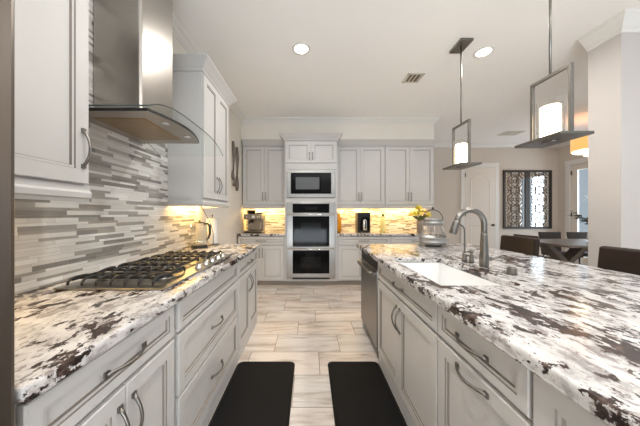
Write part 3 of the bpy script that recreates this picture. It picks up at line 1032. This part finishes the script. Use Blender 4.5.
# ------------------------------------------------------------------ ceiling lights
def ceiling_light(label):
    r = thing('ceiling_light', label, 'ceiling light', (0, 0, ZC), 'recessed ceiling lights')
    MB().lathe([(.098, ZC - .001), (.096, ZC - .006), (.072, ZC - .009), (.070, ZC - .004), (.070, ZC - .001)], (0, 0, 0), 28).build('trim_ring', M['trim'], r)
    MB().lathe([(.069, ZC - .0035), (0, ZC - .0035)], (0, 0, 0), 28).build('diffuser', M['lampglow'], r)
    area('ceiling_lamp', (0, 0, -.016), (0, 0, 0), .13, .13, 10.5, (1, .96, .91), 'DISK', r, spread=math.radians(165))
    return r
cl = ceiling_light('round recessed ceiling light above the aisle in front of the ovens')
cl.location = (-.09, 2.52, ZC)
for (x, y, lb) in ((1.92, 2.57, 'round recessed ceiling light between the two pendant lights'),
                   (-.09, .75, 'added unseen ceiling light over the aisle between the two floor mats'),  # this and the next ones are unseen, added for the light they give
                   (1.92, .75, 'added unseen ceiling light above the near island end'),
                   (.9, -1.5, 'added unseen ceiling light over the open room before the kitchen')):
    dup(cl, (x, y, ZC), 0, lb)

def vent(label, x, y, w, d, back='ventdark'):
    r = thing('ceiling_vent', label, 'vent', (x, y, ZC), 'ceiling air vents')
    t = MB()
    t.box(x - w / 2, x + w / 2, y - d / 2, y - d / 2 + .02, ZC - .008, ZC - .001); t.box(x - w / 2, x + w / 2, y + d / 2 - .02, y + d / 2, ZC - .008, ZC - .001)
    t.box(x - w / 2, x - w / 2 + .02, y - d / 2, y + d / 2, ZC - .008, ZC - .001); t.box(x + w / 2 - .02, x + w / 2, y - d / 2, y + d / 2, ZC - .008, ZC - .001)
    t.build('frame', M['vent'], r)
    MB().box(x - w / 2 + .021, x + w / 2 - .021, y - d / 2 + .021, y + d / 2 - .021, ZC - .003, ZC - .001).build('backing', M[back], r)
    n = 3
    for i in range(n + 1):
        xx = x - w / 2 + .03 + (w - .06) * i / n
        MB().hexa([(xx - .012, y - d / 2 + .02, ZC - .009), (xx + .004, y - d / 2 + .02, ZC - .0045), (xx + .004, y + d / 2 - .02, ZC - .0045), (xx - .012, y + d / 2 - .02, ZC - .009)],
                  [(xx - .012, y - d / 2 + .02, ZC - .0075), (xx + .004, y - d / 2 + .02, ZC - .0035), (xx + .004, y + d / 2 - .02, ZC - .0035), (xx - .012, y + d / 2 - .02, ZC - .0075)]).build('slat', M['vent'], r)
vent('slatted ceiling vent between the recessed light and the far pendant', 1.36, 3.06, .215, .21)
vent('pale ceiling vent over the dining room beyond the pendants', 4.45, 5.15, .40, .28, 'vent')

# ------------------------------------------------------------------ under-cabinet lights
def strip(label, x0, x1, y0, y1, zt, power, ax):
    r = thing('under_cabinet_light', label, 'light strip', ((x0 + x1) / 2, (y0 + y1) / 2, zt), 'warm under-cabinet light strips')
    MB().box(x0, x1, y0, y1, zt - .014, zt - .001).build('housing', M['trim'], r)
    MB().box(x0 + .005, x1 - .005, y0 + .005, y1 - .005, zt - .0155, zt - .0142).build('diffuser', M['ledglow'], r)
    area('strip_lamp', (0, 0, -.02), (0, 0, 0), x1 - x0, y1 - y0, power, (1, .62, .19), parent=r)
strip('warm light strip under the wall cabinet beside the refrigerator', -1.235, -1.205, .50, .78, 1.383, 2.0, 1)
strip('warm light strip under the wall cabinet above the kettle', -1.235, -1.205, 2.14, 2.70, 1.401, 4, 1)
strip('warm light strip under the wall cabinet above the espresso machine', -1.20, -.48, 4.60, 4.63, 1.429, 6, 0)
strip('warm light strip under the wall cabinet above the coffee maker', .53, 1.38, 4.60, 4.63, 1.429, 6.5, 0)
strip('warm light strip under the wall cabinet above the yellow flowers', 1.46, 2.30, 4.60, 4.63, 1.429, 6.5, 0)

# ------------------------------------------------------------------ counter-top things, far wall
em = thing('espresso_machine', 'stainless espresso machine on the far left counter under the wall cabinet', 'coffee machine', (-1.05, 4.42, .914))
ex0, ex1, ey = -1.20, -.865, 4.26
t = MB()
t.box(ex0, ex1, ey, ey + .32, .916, .955); t.box(ex0 + .03, ex1, ey + .14, ey + .32, .955, 1.20); t.box(ex0 + .0, ex1, ey - .02, ey + .32, 1.16, 1.26)
t.build('body', M['coffee'], em, bevel=.012, seg=3)
MB().box(ex0 + .01, ex1 - .01, ey - .03, ey + .10, .916, .940).build('drip_tray', M['black'], em, bevel=.005)
MB().lathe([(.07, 1.262), (.082, 1.325), (.082, 1.334), (0, 1.336)], (ex0 + .09, ey + .2, 0), 18).build('bean_hopper', M['black'], em)
MB().box(ex0 + .17, ex1 - .02, ey + .10, ey + .26, 1.262, 1.285).build('cup_tray', M['black'], em)
pf = MB().lathe([(.034, 1.10), (.034, 1.135), (.030, 1.159)], (ex0 + .12, ey + .05, 0), 18)
pf.tube([(ex0 + .12, ey + .03, 1.115), (ex0 + .12, ey - .10, 1.10)], [.011, .014], 10)
pf.build('portafilter', M['black'], em)
MB().lathe([(.027, -.012), (.027, 0.0)], (ex0 + .18, ey - .0205, 1.21), 18, axis='y').build('gauge', M['trim'], em)
MB().tube([(ex1 - .04, ey + .03, 1.16), (ex1 - .03, ey + .0, 1.06), (ex1 - .035, ey - .01, .99)], .006, 8).build('steam_wand', M['chrome'], em)
for i in range(3):
    MB().lathe([(.011, -.006), (.011, 0)], (ex0 + .055 + (.2 * i if i < 2 else .235), ey - .0205, 1.21), 12, axis='y').build('push_button', M['chrome'], em)

cm = thing('coffee_maker', 'black coffee maker with a steel front on the far counter', 'coffee machine', (.99, 4.45, .914))
cx, cy = 1.015, 4.36
t = MB()
t.box(cx - .115, cx + .125, cy, cy + .22, 1.20, 1.29); t.box(cx - .115, cx + .125, cy, cy + .22, .916, .945)
t.box(cx - .115, cx - .055, cy, cy + .22, .945, 1.20); t.box(cx - .055, cx + .125, cy + .13, cy + .22, .945, 1.20)
t.build('body', M['black'], cm, bevel=.010, seg=3)
MB().lathe([(.055, .946), (.062, .96), (.062, 1.13), (.045, 1.15), (.045, 1.165), (0, 1.166)], (cx + .03, cy + .065, 0), 20).build('carafe', M['chrome'], cm)
MB().tube([(cx + .03, cy + .004, 1.13), (cx + .03, cy - .035, 1.11), (cx + .03, cy - .035, 1.0), (cx + .03, cy + .004, .985)], .008, 8).build('carafe_handle', M['black'], cm)
MB().box(cx + .102, cx + .125, cy + .002, cy + .129, .9455, 1.1995).build('side_post', M['black'], cm)

o = MB().tube([(.60, 4.66, 1.385), (.74, 4.69, 1.34), (.72, 4.695, 1.30), (.63, 4.69, 1.16), (.56, 4.68, 1.08), (.58, 4.66, .99), (.66, 4.66, .935), (.78, 4.66, .919)], .0035, 6).build('power_cord', M['cord'], loc=(.7, 4.69, .914))
tag(o, 'thin dark cord slanting down the backsplash left of the coffee maker', 'cord')
j = thing('jar', 'amber yellow jar on the far counter against the oven tower', 'jar', (.545, 4.55, .914))
MB().lathe([(.045, .9155), (.058, .93), (.060, 1.14), (.050, 1.20), (.035, 1.22), (.035, 1.235)], (.555, 4.50, 0), 20).build('body', M['amber'], j)
MB().lathe([(.038, 1.236), (.038, 1.262), (0, 1.266)], (.555, 4.50, 0), 20).build('lid', M['amber'], j)
bt = thing('bottle', 'pale yellow bottle with a green stopper right of the coffee maker', 'bottle', (1.42, 4.5, .914))
MB().lathe([(.048, .9155), (.052, .93), (.052, 1.10), (.030, 1.16), (.017, 1.19), (.017, 1.21)], (1.42, 4.5, 0), 20).build('body', M['pale'], bt)
MB().lathe([(.016, 1.211), (.022, 1.225), (.022, 1.25), (.010, 1.265), (0, 1.266)], (1.42, 4.5, 0), 14).build('stopper', M['green'], bt)

# vase + flowers
vx, vy = 1.985, 4.20
o = MB().lathe([(.042, .9155), (.048, .93), (.052, 1.08), (.058, 1.13), (.053, 1.13), (.047, 1.08), (.043, .935), (0, .93)], (vx, vy, 0), 22).build('vase', M['pot'], loc=(vx, vy, .914))
tag(o, 'grey brown vase holding yellow flowers on the far counter', 'vase')
bq = thing('flower_bunch', 'bunch of yellow and orange flowers in the grey brown vase', 'flowers', (vx, vy, .95))
rnd = random.Random(3)
st, lf = MB(), MB()
def leaf(mb, p, d, ln, w, up=0.3):
    d = Vector(d).normalized(); s = d.cross(Vector((0, 0, 1)))
    if s.length < .05: s = Vector((1, 0, 0))
    s.normalize(); nrm = s.cross(d)
    q = Vector(p)
    mid = q + d * ln * .5 + nrm * ln * .08
    tip = q + d * ln - Vector((0, 0, 1)) * ln * up * .3
    a, b = mid + s * w / 2, mid - s * w / 2
    e = nrm * .0015
    mb.add([q, a, tip, b, q - e, a - e, tip - e, b - e], [(0, 1, 2, 3), (7, 6, 5, 4), (0, 4, 5, 1), (1, 5, 6, 2), (2, 6, 7, 3), (3, 7, 4, 0)])
heads = []
for i in range(24):
    a = rnd.random() * 2 * PI; rr = .02 + .155 * rnd.random() ** .7
    hz = 1.385 - rr * .9 + rnd.uniform(-.06, .05)
    p1 = Vector((vx + rr * math.cos(a), vy + rr * math.sin(a) * .8, hz))
    st.tube([(vx + .02 * math.cos(a), vy + .02 * math.sin(a), .95), (vx + .03 * math.cos(a), vy + .03 * math.sin(a), 1.15), p1], .003, 5)
    heads.append((p1, i % 7 == 3))
    leaf(lf, (vx + .03 * math.cos(a), vy + .03 * math.sin(a), 1.15), (math.cos(a + .6), math.sin(a + .6), .6), .17 + .06 * rnd.random(), .03)
st.build('stem', M['green'], bq); lf.build('leaves', M['green'], bq)
for p1, isor in heads:
    fm = MB().lathe([(0, p1.z - .012), (.018, p1.z - .010), (.030, p1.z + .002), (.027, p1.z + .018), (.014, p1.z + .027), (0, p1.z + .029)], (p1.x, p1.y, 0), 9)
    for q in range(8):
        a = q * PI / 4
        leaf(fm, p1, (math.cos(a), math.sin(a), .35), .062, .034)
        leaf(fm, p1 + Vector((0, 0, .004)), (math.cos(a + .4), math.sin(a + .4), .9), .045, .028)
    fm.build('flower', M['orange'] if isor else M['yellow'], bq)

# two-tier chrome stand on the far island end
tx, ty = 1.37, 2.585
ts = thing('tiered_stand', 'two tier silver tray stand with an arched handle at the far island corner', 'stand', (tx, ty, .914))
MB().lathe([(.06, .9155), (.13, .932), (.140, .936), (.142, .955), (.146, .958), (.142, .962), (.143, 1.0), (.148, 1.004), (.148, 1.012), (.141, 1.012), (.138, .942), (.06, .939), (0, .939)], (tx, ty, 0), 32).build('lower_tray', M['stand'], ts)
MB().lathe([(.05, 1.135), (.092, 1.138), (.098, 1.142), (.100, 1.160), (.104, 1.163), (.100, 1.167), (.101, 1.196), (.106, 1.200), (.106, 1.208), (.099, 1.208), (.096, 1.146), (0, 1.142)], (tx, ty, 0), 32).build('upper_tray', M['stand'], ts)
for i in range(6):
    a = i * PI / 3 + .2
    MB().tube([(tx + .142 * math.cos(a), ty + .142 * math.sin(a), 1.008), (tx + .112 * math.cos(a), ty + .112 * math.sin(a), 1.07), (tx + .094 * math.cos(a), ty + .094 * math.sin(a), 1.140)], .0045, 8).build('leg', M['stand'], ts)
pts = []
for i in range(17):
    a = PI * i / 16
    pts.append((tx + .112 * math.cos(a), ty, 1.190 + .120 * math.sin(a)))
MB().tube(pts, .005, 8).build('handle', M['bronze'], ts)
MB().lathe([(0, 1.306), (.010, 1.310), (.012, 1.325), (.007, 1.34), (0, 1.345)], (tx, ty, 0), 12).build('finial', M['bronze'], ts)

# kettle + paper towels on the left counter
kt = thing('kettle', 'glass electric kettle with a black handle at the far end of the cooktop', 'kettle', (-1.145, 2.42, .914))
kx, ky = -1.145, 2.42
MB().lathe([(.082, .9155), (.082, .930), (.070, .936), (.070, .942)], (kx, ky, 0), 24).build('base', M['black'], kt)
MB().lathe([(.078, .9425), (.084, .95), (.084, 1.03), (.074, 1.14), (.068, 1.16), (.064, 1.167), (.060, 1.1665), (.070, 1.14), (.080, 1.03), (.080, .955), (0, .952)], (kx, ky, 0), 28).build('body', M['glass'], kt)
MB().lathe([(.0845, .970), (.0865, .972), (.0865, .988), (.0845, .990)], (kx, ky, 0), 28).build('band', M['chrome'], kt)
MB().lathe([(.050, 1.168), (.045, 1.178), (.012, 1.182), (.012, 1.195), (0, 1.198)], (kx, ky, 0), 20).build('lid', M['black'], kt)
MB().tube([(kx + .05, ky, 1.16), (kx + .085, ky, 1.165), (kx + .108, ky, 1.14), (kx + .110, ky, 1.06), (kx + .095, ky, 1.01), (kx + .077, ky, 1.0)], [.010, .012, .013, .012, .010, .008], 10).build('handle', M['black'], kt)
MB().tube([(kx - .072, ky, 1.11), (kx - .090, ky, 1.135), (kx - .098, ky, 1.15)], [.022, .012, .008], 10).build('spout', M['chrome'], kt)
o = MB().tube([(-1.20, 2.50, 1.386), (-1.16, 2.505, 1.345), (-1.115, 2.51, 1.25), (-1.07, 2.52, 1.16), (-1.045, 2.53, 1.05), (-1.045, 2.53, .95), (-1.05, 2.52, .922), (-1.08, 2.51, .919)], .0035, 6).build('power_cord', M['cord'], loc=(-1.1, 2.51, 1.0))
tag(o, 'dark cord hanging from the wall cabinet behind the kettle', 'cord')
pt = thing('paper_towel_holder', 'white paper towel roll on a holder behind the kettle', 'paper towel', (-1.10, 2.62, .914))
MB().lathe([(.075, .9155), (.075, .924), (.012, .928), (.008, .93)], (-1.10, 2.635, 0), 22).build('base', M['nickel'], pt)
MB().lathe([(.055, .931), (.056, .935), (.056, 1.205), (.055, 1.21), (.018, 1.21), (.018, 1.0)], (-1.10, 2.635, 0), 26).build('roll', M['paper'], pt)
MB().lathe([(.006, .93), (.006, 1.24), (.010, 1.245), (.008, 1.258), (0, 1.26)], (-1.10, 2.635, 0), 12).build('post', M['nickel'], pt)

# ------------------------------------------------------------------ fork and spoon wall art
def utensil(name, y, ztop, zbot, label, fork):
    r = thing(name, label, 'wall decoration', (-1.27, y, zbot), 'giant cutlery on the wall')
    X = -1.268
    h = MB()
    pts = [(X + .008, y - .02, ztop), (X + .022, y - .012, ztop - .2), (X + .012, y + .006, (ztop + zbot) / 2), (X + .006, y, zbot + .24)]
    h.tube(pts, [.020, .026, .015, .014], 10)
    h.build('handle', M['pewter'], r)
    hd2 = MB()
    if fork:
        hd2.prism([(X - .006, y - .014, zbot + .27), (X - .006, y + .014, zbot + .27), (X - .006, y + .058, zbot + .20), (X - .006, y + .062, zbot + .14), (X - .006, y - .062, zbot + .14), (X - .006, y - .058, zbot + .20)], (.014, 0, 0))
        for k in range(4):
            yy = y - .054 + .036 * k
            hd2.tube([(X, yy, zbot + .145), (X + .030, yy, zbot + .07), (X + .012, yy, zbot)], [.009, .0085, .005], 6)
        hd2.build('tines', M['pewter'], r)
    else:
        n = 16
        ringp = [(X + .016, y + .07 * math.sin(2 * PI * i / n) * (1 - .15 * math.cos(2 * PI * i / n)), zbot + .135 + .135 * math.cos(2 * PI * i / n)) for i in range(n)]
        inner = [(X + .004, y + (q[1] - y) * .65, zbot + .135 + (q[2] - zbot - .135) * .65) for q in ringp]
        back = [(X - .004, y + (q[1] - y) * .9, q[2]) for q in ringp]
        vs = ringp + inner + back
        fs = [(i, (i + 1) % n, n + (i + 1) % n, n + i) for i in range(n)] + [list(range(n, 2 * n))] + [(i, (i + 1) % n, 2 * n + (i + 1) % n, 2 * n + i) for i in range(n)] + [list(range(2 * n, 3 * n))]
        hd2.add(vs, fs)
        hd2.build('bowl', M['pewter'], r)
utensil('wall_fork', 3.86, 2.46, 1.72, 'giant dark metal fork hung upside down on the left wall', True)
utensil('wall_spoon', 4.06, 2.42, 1.66, 'giant dark metal spoon hung upside down nearer the far wall', False)

# ------------------------------------------------------------------ bar stools
def stool(label):
    r = thing('bar_stool', label, 'bar stool', (0, 0, 0), 'brown leather stools along the island')
    # seat faces -x (towards the island), back on +x
    MB().box(-.20, .20, -.215, .215, .60, .67).build('seat', M['leather'], r, bevel=.025, seg=4)
    b = MB()
    n = 8
    vs = []
    prof = [(.185, .64), (.195, .80), (.215, 1.014)]
    pl = []
    for side in (0, 1):
        for (x, z) in prof:
            for i in range(n + 1):
                y = -.22 + .44 * i / n
                bow = .02 * (1 - (2 * i / n - 1) ** 2)
                pl.append((x + bow + (.055 if side else 0), y, z))
    w = n + 1; q = 3 * w
    fs = []
    for rI in range(2):
        for i in range(n):
            a = rI * w + i
            fs += [(a, a + 1, a + w + 1, a + w), (q + a, q + a + w, q + a + w + 1, q + a + 1)]
    for i in range(n):
        fs += [(i, q + i, q + i + 1, i + 1), (2 * w + i, 2 * w + i + 1, q + 2 * w + i + 1, q + 2 * w + i)]
    for rI in range(2):
        a = rI * w
        fs += [(a, a + w, q + a + w, q + a), (a + n, q + a + n, q + a + n + w, a + n + w)]
    b.add(pl, fs)
    b.build('backrest', M['leather'], r, bevel=.02, seg=4, angle=50)
    for sx in (-1, 1):
        for sy in (-1, 1):
            MB().hexa([(sx * .185 - .014, sy * .195 - .014, .001), (sx * .185 + .014, sy * .195 - .014, .001), (sx * .185 + .014, sy * .195 + .014, .001), (sx * .185 - .014, sy * .195 + .014, .001)],
                      [(sx * .17 - .02, sy * .185 - .02, .61), (sx * .17 + .02, sy * .185 - .02, .61), (sx * .17 + .02, sy * .185 + .02, .61), (sx * .17 - .02, sy * .185 + .02, .61)]).build('leg', M['espresso'], r)
    t = MB()
    t.box(-.19, -.165, -.17, .17, .20, .23); t.box(.165, .19, -.17, .17, .20, .23); t.box(-.165, .165, -.20, -.175, .26, .29); t.box(-.165, .165, .175, .20, .26, .29)
    t.build('footrest', M['espresso'], r)
    return r
s1 = stool('brown leather bar stool behind the island below the framed wall mirror')
s1.location = (2.06, 2.56, 0)
dup(s1, (2.06, 1.62, 0), 0, 'brown leather bar stool in front of the white pier at the right edge')

# ------------------------------------------------------------------ dining room
tb = thing('dining_table', 'dark rectangular dining table with crossed legs beyond the island', 'table', (5.1, 4.28, 0))
MB().box(4.18, 6.05, 3.74, 4.82, .715, .75).build('tabletop', M['darkwood'], tb, bevel=.004)
for xc in (4.66, 5.58):
    for sg in (-1, 1):
        w = .055
        MB().hexa([(xc + sg * .36 - w, 4.18, .001), (xc + sg * .36 + w, 4.18, .001), (xc + sg * .36 + w, 4.36, .001), (xc + sg * .36 - w, 4.36, .001)],
                  [(xc - sg * .36 - w, 4.18 + sg * .002, .714), (xc - sg * .36 + w, 4.18 + sg * .002, .714), (xc - sg * .36 + w, 4.36 + sg * .002, .714), (xc - sg * .36 - w, 4.36 + sg * .002, .714)]).build('leg', M['darkwood'], tb)

def dchair(label):
    r = thing('dining_chair', label, 'chair', (0, 0, 0), 'charcoal dining chairs')
    # faces -y, back at +y
    MB().box(-.22, .22, -.22, .20, .40, .47).build('seat', M['greyfab'], r, bevel=.02, seg=3)
    MB().hexa([(-.20, .17, .46), (.20, .17, .46), (.20, .215, .46), (-.20, .215, .46)], [(-.235, .215, .875), (.235, .215, .875), (.235, .25, .875), (-.235, .25, .875)]).build('backrest', M['greyfab'], r, bevel=.008, seg=3)
    for sx in (-1, 1):
        for sy in (-1, 1):
            MB().tube([(sx * .20, sy * .185, .001), (sx * .185, sy * .165, .41)], [.012, .016], 8).build('leg', M['chrome'], r)
    return r
c1 = dchair('charcoal dining chair on the far side of the table, left of the other far chair')
c1.location = (5.17, 4.79, 0)
dup(c1, (5.78, 4.79, 0), 0, 'charcoal dining chair on the far side of the table beside the white pier')
dup(c1, (4.20, 4.285, 0), PI / 2, 'charcoal dining chair at the left head of the table behind the stool')

# plant on the table
px, py = 5.22, 4.28
o = MB().lathe([(.06, .751), (.085, .80), (.08, .90), (.05, .97), (.055, .985), (.048, .985), (.043, .97), (.07, .90), (.06, .77), (0, .765)], (px, py, 0), 22).build('vase', M['porcelain'], loc=(px, py, .75))
tag(o, 'white vase on the dining table mostly hidden behind the pier', 'vase')
pb = thing('leafy_branches', 'dark leafy branches standing in the dining table vase', 'plant', (px, py, .8))
br, lf = MB(), MB()
rnd = random.Random(9)
for i in range(9):
    a = PI * (.72 + .56 * i / 8) if i < 6 else rnd.random() * 2 * PI
    rr = rnd.uniform(.18, .30)
    tip = Vector((px + rr * math.cos(a), py + rr * math.sin(a), rnd.uniform(1.16, 1.36)))
    p0 = Vector((px, py, .80)); mid = Vector((px + .08 * rr * math.cos(a), py + .08 * rr * math.sin(a), 1.08))
    br.tube([p0, mid, tip], [.004, .003, .002], 5)
    for k in range(8):
        t_ = .35 + .65 * k / 7
        q = mid.lerp(tip, max(0, (t_ - .35) / .65))
        leaf(lf, q, (math.cos(a + rnd.uniform(-1.4, 1.4)), math.sin(a + rnd.uniform(-1.4, 1.4)), rnd.uniform(-.2, .7)), .10, .04)
br.build('branch', M['espresso'], pb); lf.build('leaves', M['darkleaf'], pb)

# drum chandelier
ch = thing('drum_chandelier', 'orange fabric drum chandelier over the dining table beside the pier', 'chandelier', (5.24, 4.28, 2.4))
qx, qy = 5.24, 4.28
MB().lathe([(.30, 2.44), (.30, 2.69), (.296, 2.69), (.296, 2.44)], (qx, qy, 0), 36).build('shade', M['drum'], ch)
MB().lathe([(.285, 2.44), (.27, 2.415), (.18, 2.40), (0, 2.395)], (qx, qy, 0), 32).build('diffuser', M['drumdiff'], ch)
MB().lathe([(.10, 2.38), (.10, 2.345), (.06, 2.33), (0, 2.328)], (qx - .06, qy, 0), 20).build('lower_bowl', M['drumdiff'], ch)
MB().tube([(qx, qy, 2.36), (qx, qy, ZC - .02)], .009, 8).build('rod', M['nickel'], ch)
MB().lathe([(.065, ZC - .03), (.07, ZC - .001)], (qx, qy, 0), 20).build('ceiling_plate', M['nickel'], ch)

# wall mirrors with scrollwork
def mirror_panel(x0, x1, label):
    r = thing('wall_mirror', label, 'mirror', ((x0 + x1) / 2, 5.93, .88), 'scrolled wall mirrors')
    z0, z1, y = .885, 2.375, 5.918
    f = .055
    t = MB()
    t.box(x0, x0 + f, y, 5.949, z0, z1); t.box(x1 - f, x1, y, 5.949, z0, z1)
    t.box(x0 + f, x1 - f, y, 5.949, z0, z0 + f); t.box(x0 + f, x1 - f, y, 5.949, z1 - f, z1)
    t.build('frame', M['frame'], r, bevel=.004)
    MB().box(x0 + f, x1 - f, 5.938, 5.948, z0 + f, z1 - f).build('mirror_glass', M['mirror'], r)
    sc = MB()
    cx = (x0 + x1) / 2
    W2 = (x1 - x0) / 2 - f - .012
    Y = 5.930
    def ell(c, a, b, t0=0, t1=2 * PI, rr=.0055, n=28):
        full = abs(t1 - t0 - 2 * PI) < 1e-3
        pts = [(c[0] + a * math.cos(t0 + (t1 - t0) * i / n), Y, c[1] + b * math.sin(t0 + (t1 - t0) * i / n)) for i in range(n if full else n + 1)]
        sc.tube(pts, rr, 5, closed=full)
    H = (z1 - z0 - 2 * f)
    zb = z0 + f
    for i in range(3):
        zc = zb + H * (i + .5) / 3
        hh = H / 6
        ell((cx, zc), W2 * .78, hh * .86); ell((cx, zc), W2 * .42, hh * .52); ell((cx, zc), W2 * .14, hh * .2)
        for sx in (-1, 1):
            ell((cx + sx * W2 * .42, zc), W2 * .22, hh * .22)
            ell((cx + sx * W2 * .22, zc + hh * .62), W2 * .16, hh * .18); ell((cx + sx * W2 * .22, zc - hh * .62), W2 * .16, hh * .18)
    for i in range(4):
        zc = zb + H * i / 3
        lo, hi = (0, PI) if i == 0 else ((PI, 2 * PI) if i == 3 else (0, 2 * PI))
        ell((cx, zc), W2 * .5, H / 6 * .42, lo, hi)
        for sx in (-1, 1):
            a0, a1 = (PI / 2, PI * 1.5) if sx > 0 else (-PI / 2, PI / 2)
            if i == 0: a0, a1 = (PI / 2, PI) if sx > 0 else (0, PI / 2)
            if i == 3: a0, a1 = (PI, PI * 1.5) if sx > 0 else (-PI / 2, 0)
            ell((cx + sx * W2, zc), W2 * .62, H / 6 * .62, a0, a1); ell((cx + sx * W2, zc), W2 * .34, H / 6 * .34, a0, a1)
    sc.box(cx - W2, cx + W2, Y - .004, Y + .004, zb + H / 3 - .004, zb + H / 3 + .004)
    sc.box(cx - W2, cx + W2, Y - .004, Y + .004, zb + 2 * H / 3 - .004, zb + 2 * H / 3 + .004)
    sc.build('scrollwork', M['scroll'], r)
mirror_panel(4.93, 5.545, 'dark framed scrollwork mirror on the dining wall nearer the white door')
mirror_panel(5.55, 6.165, 'dark framed scrollwork mirror on the dining wall nearer the glass door')
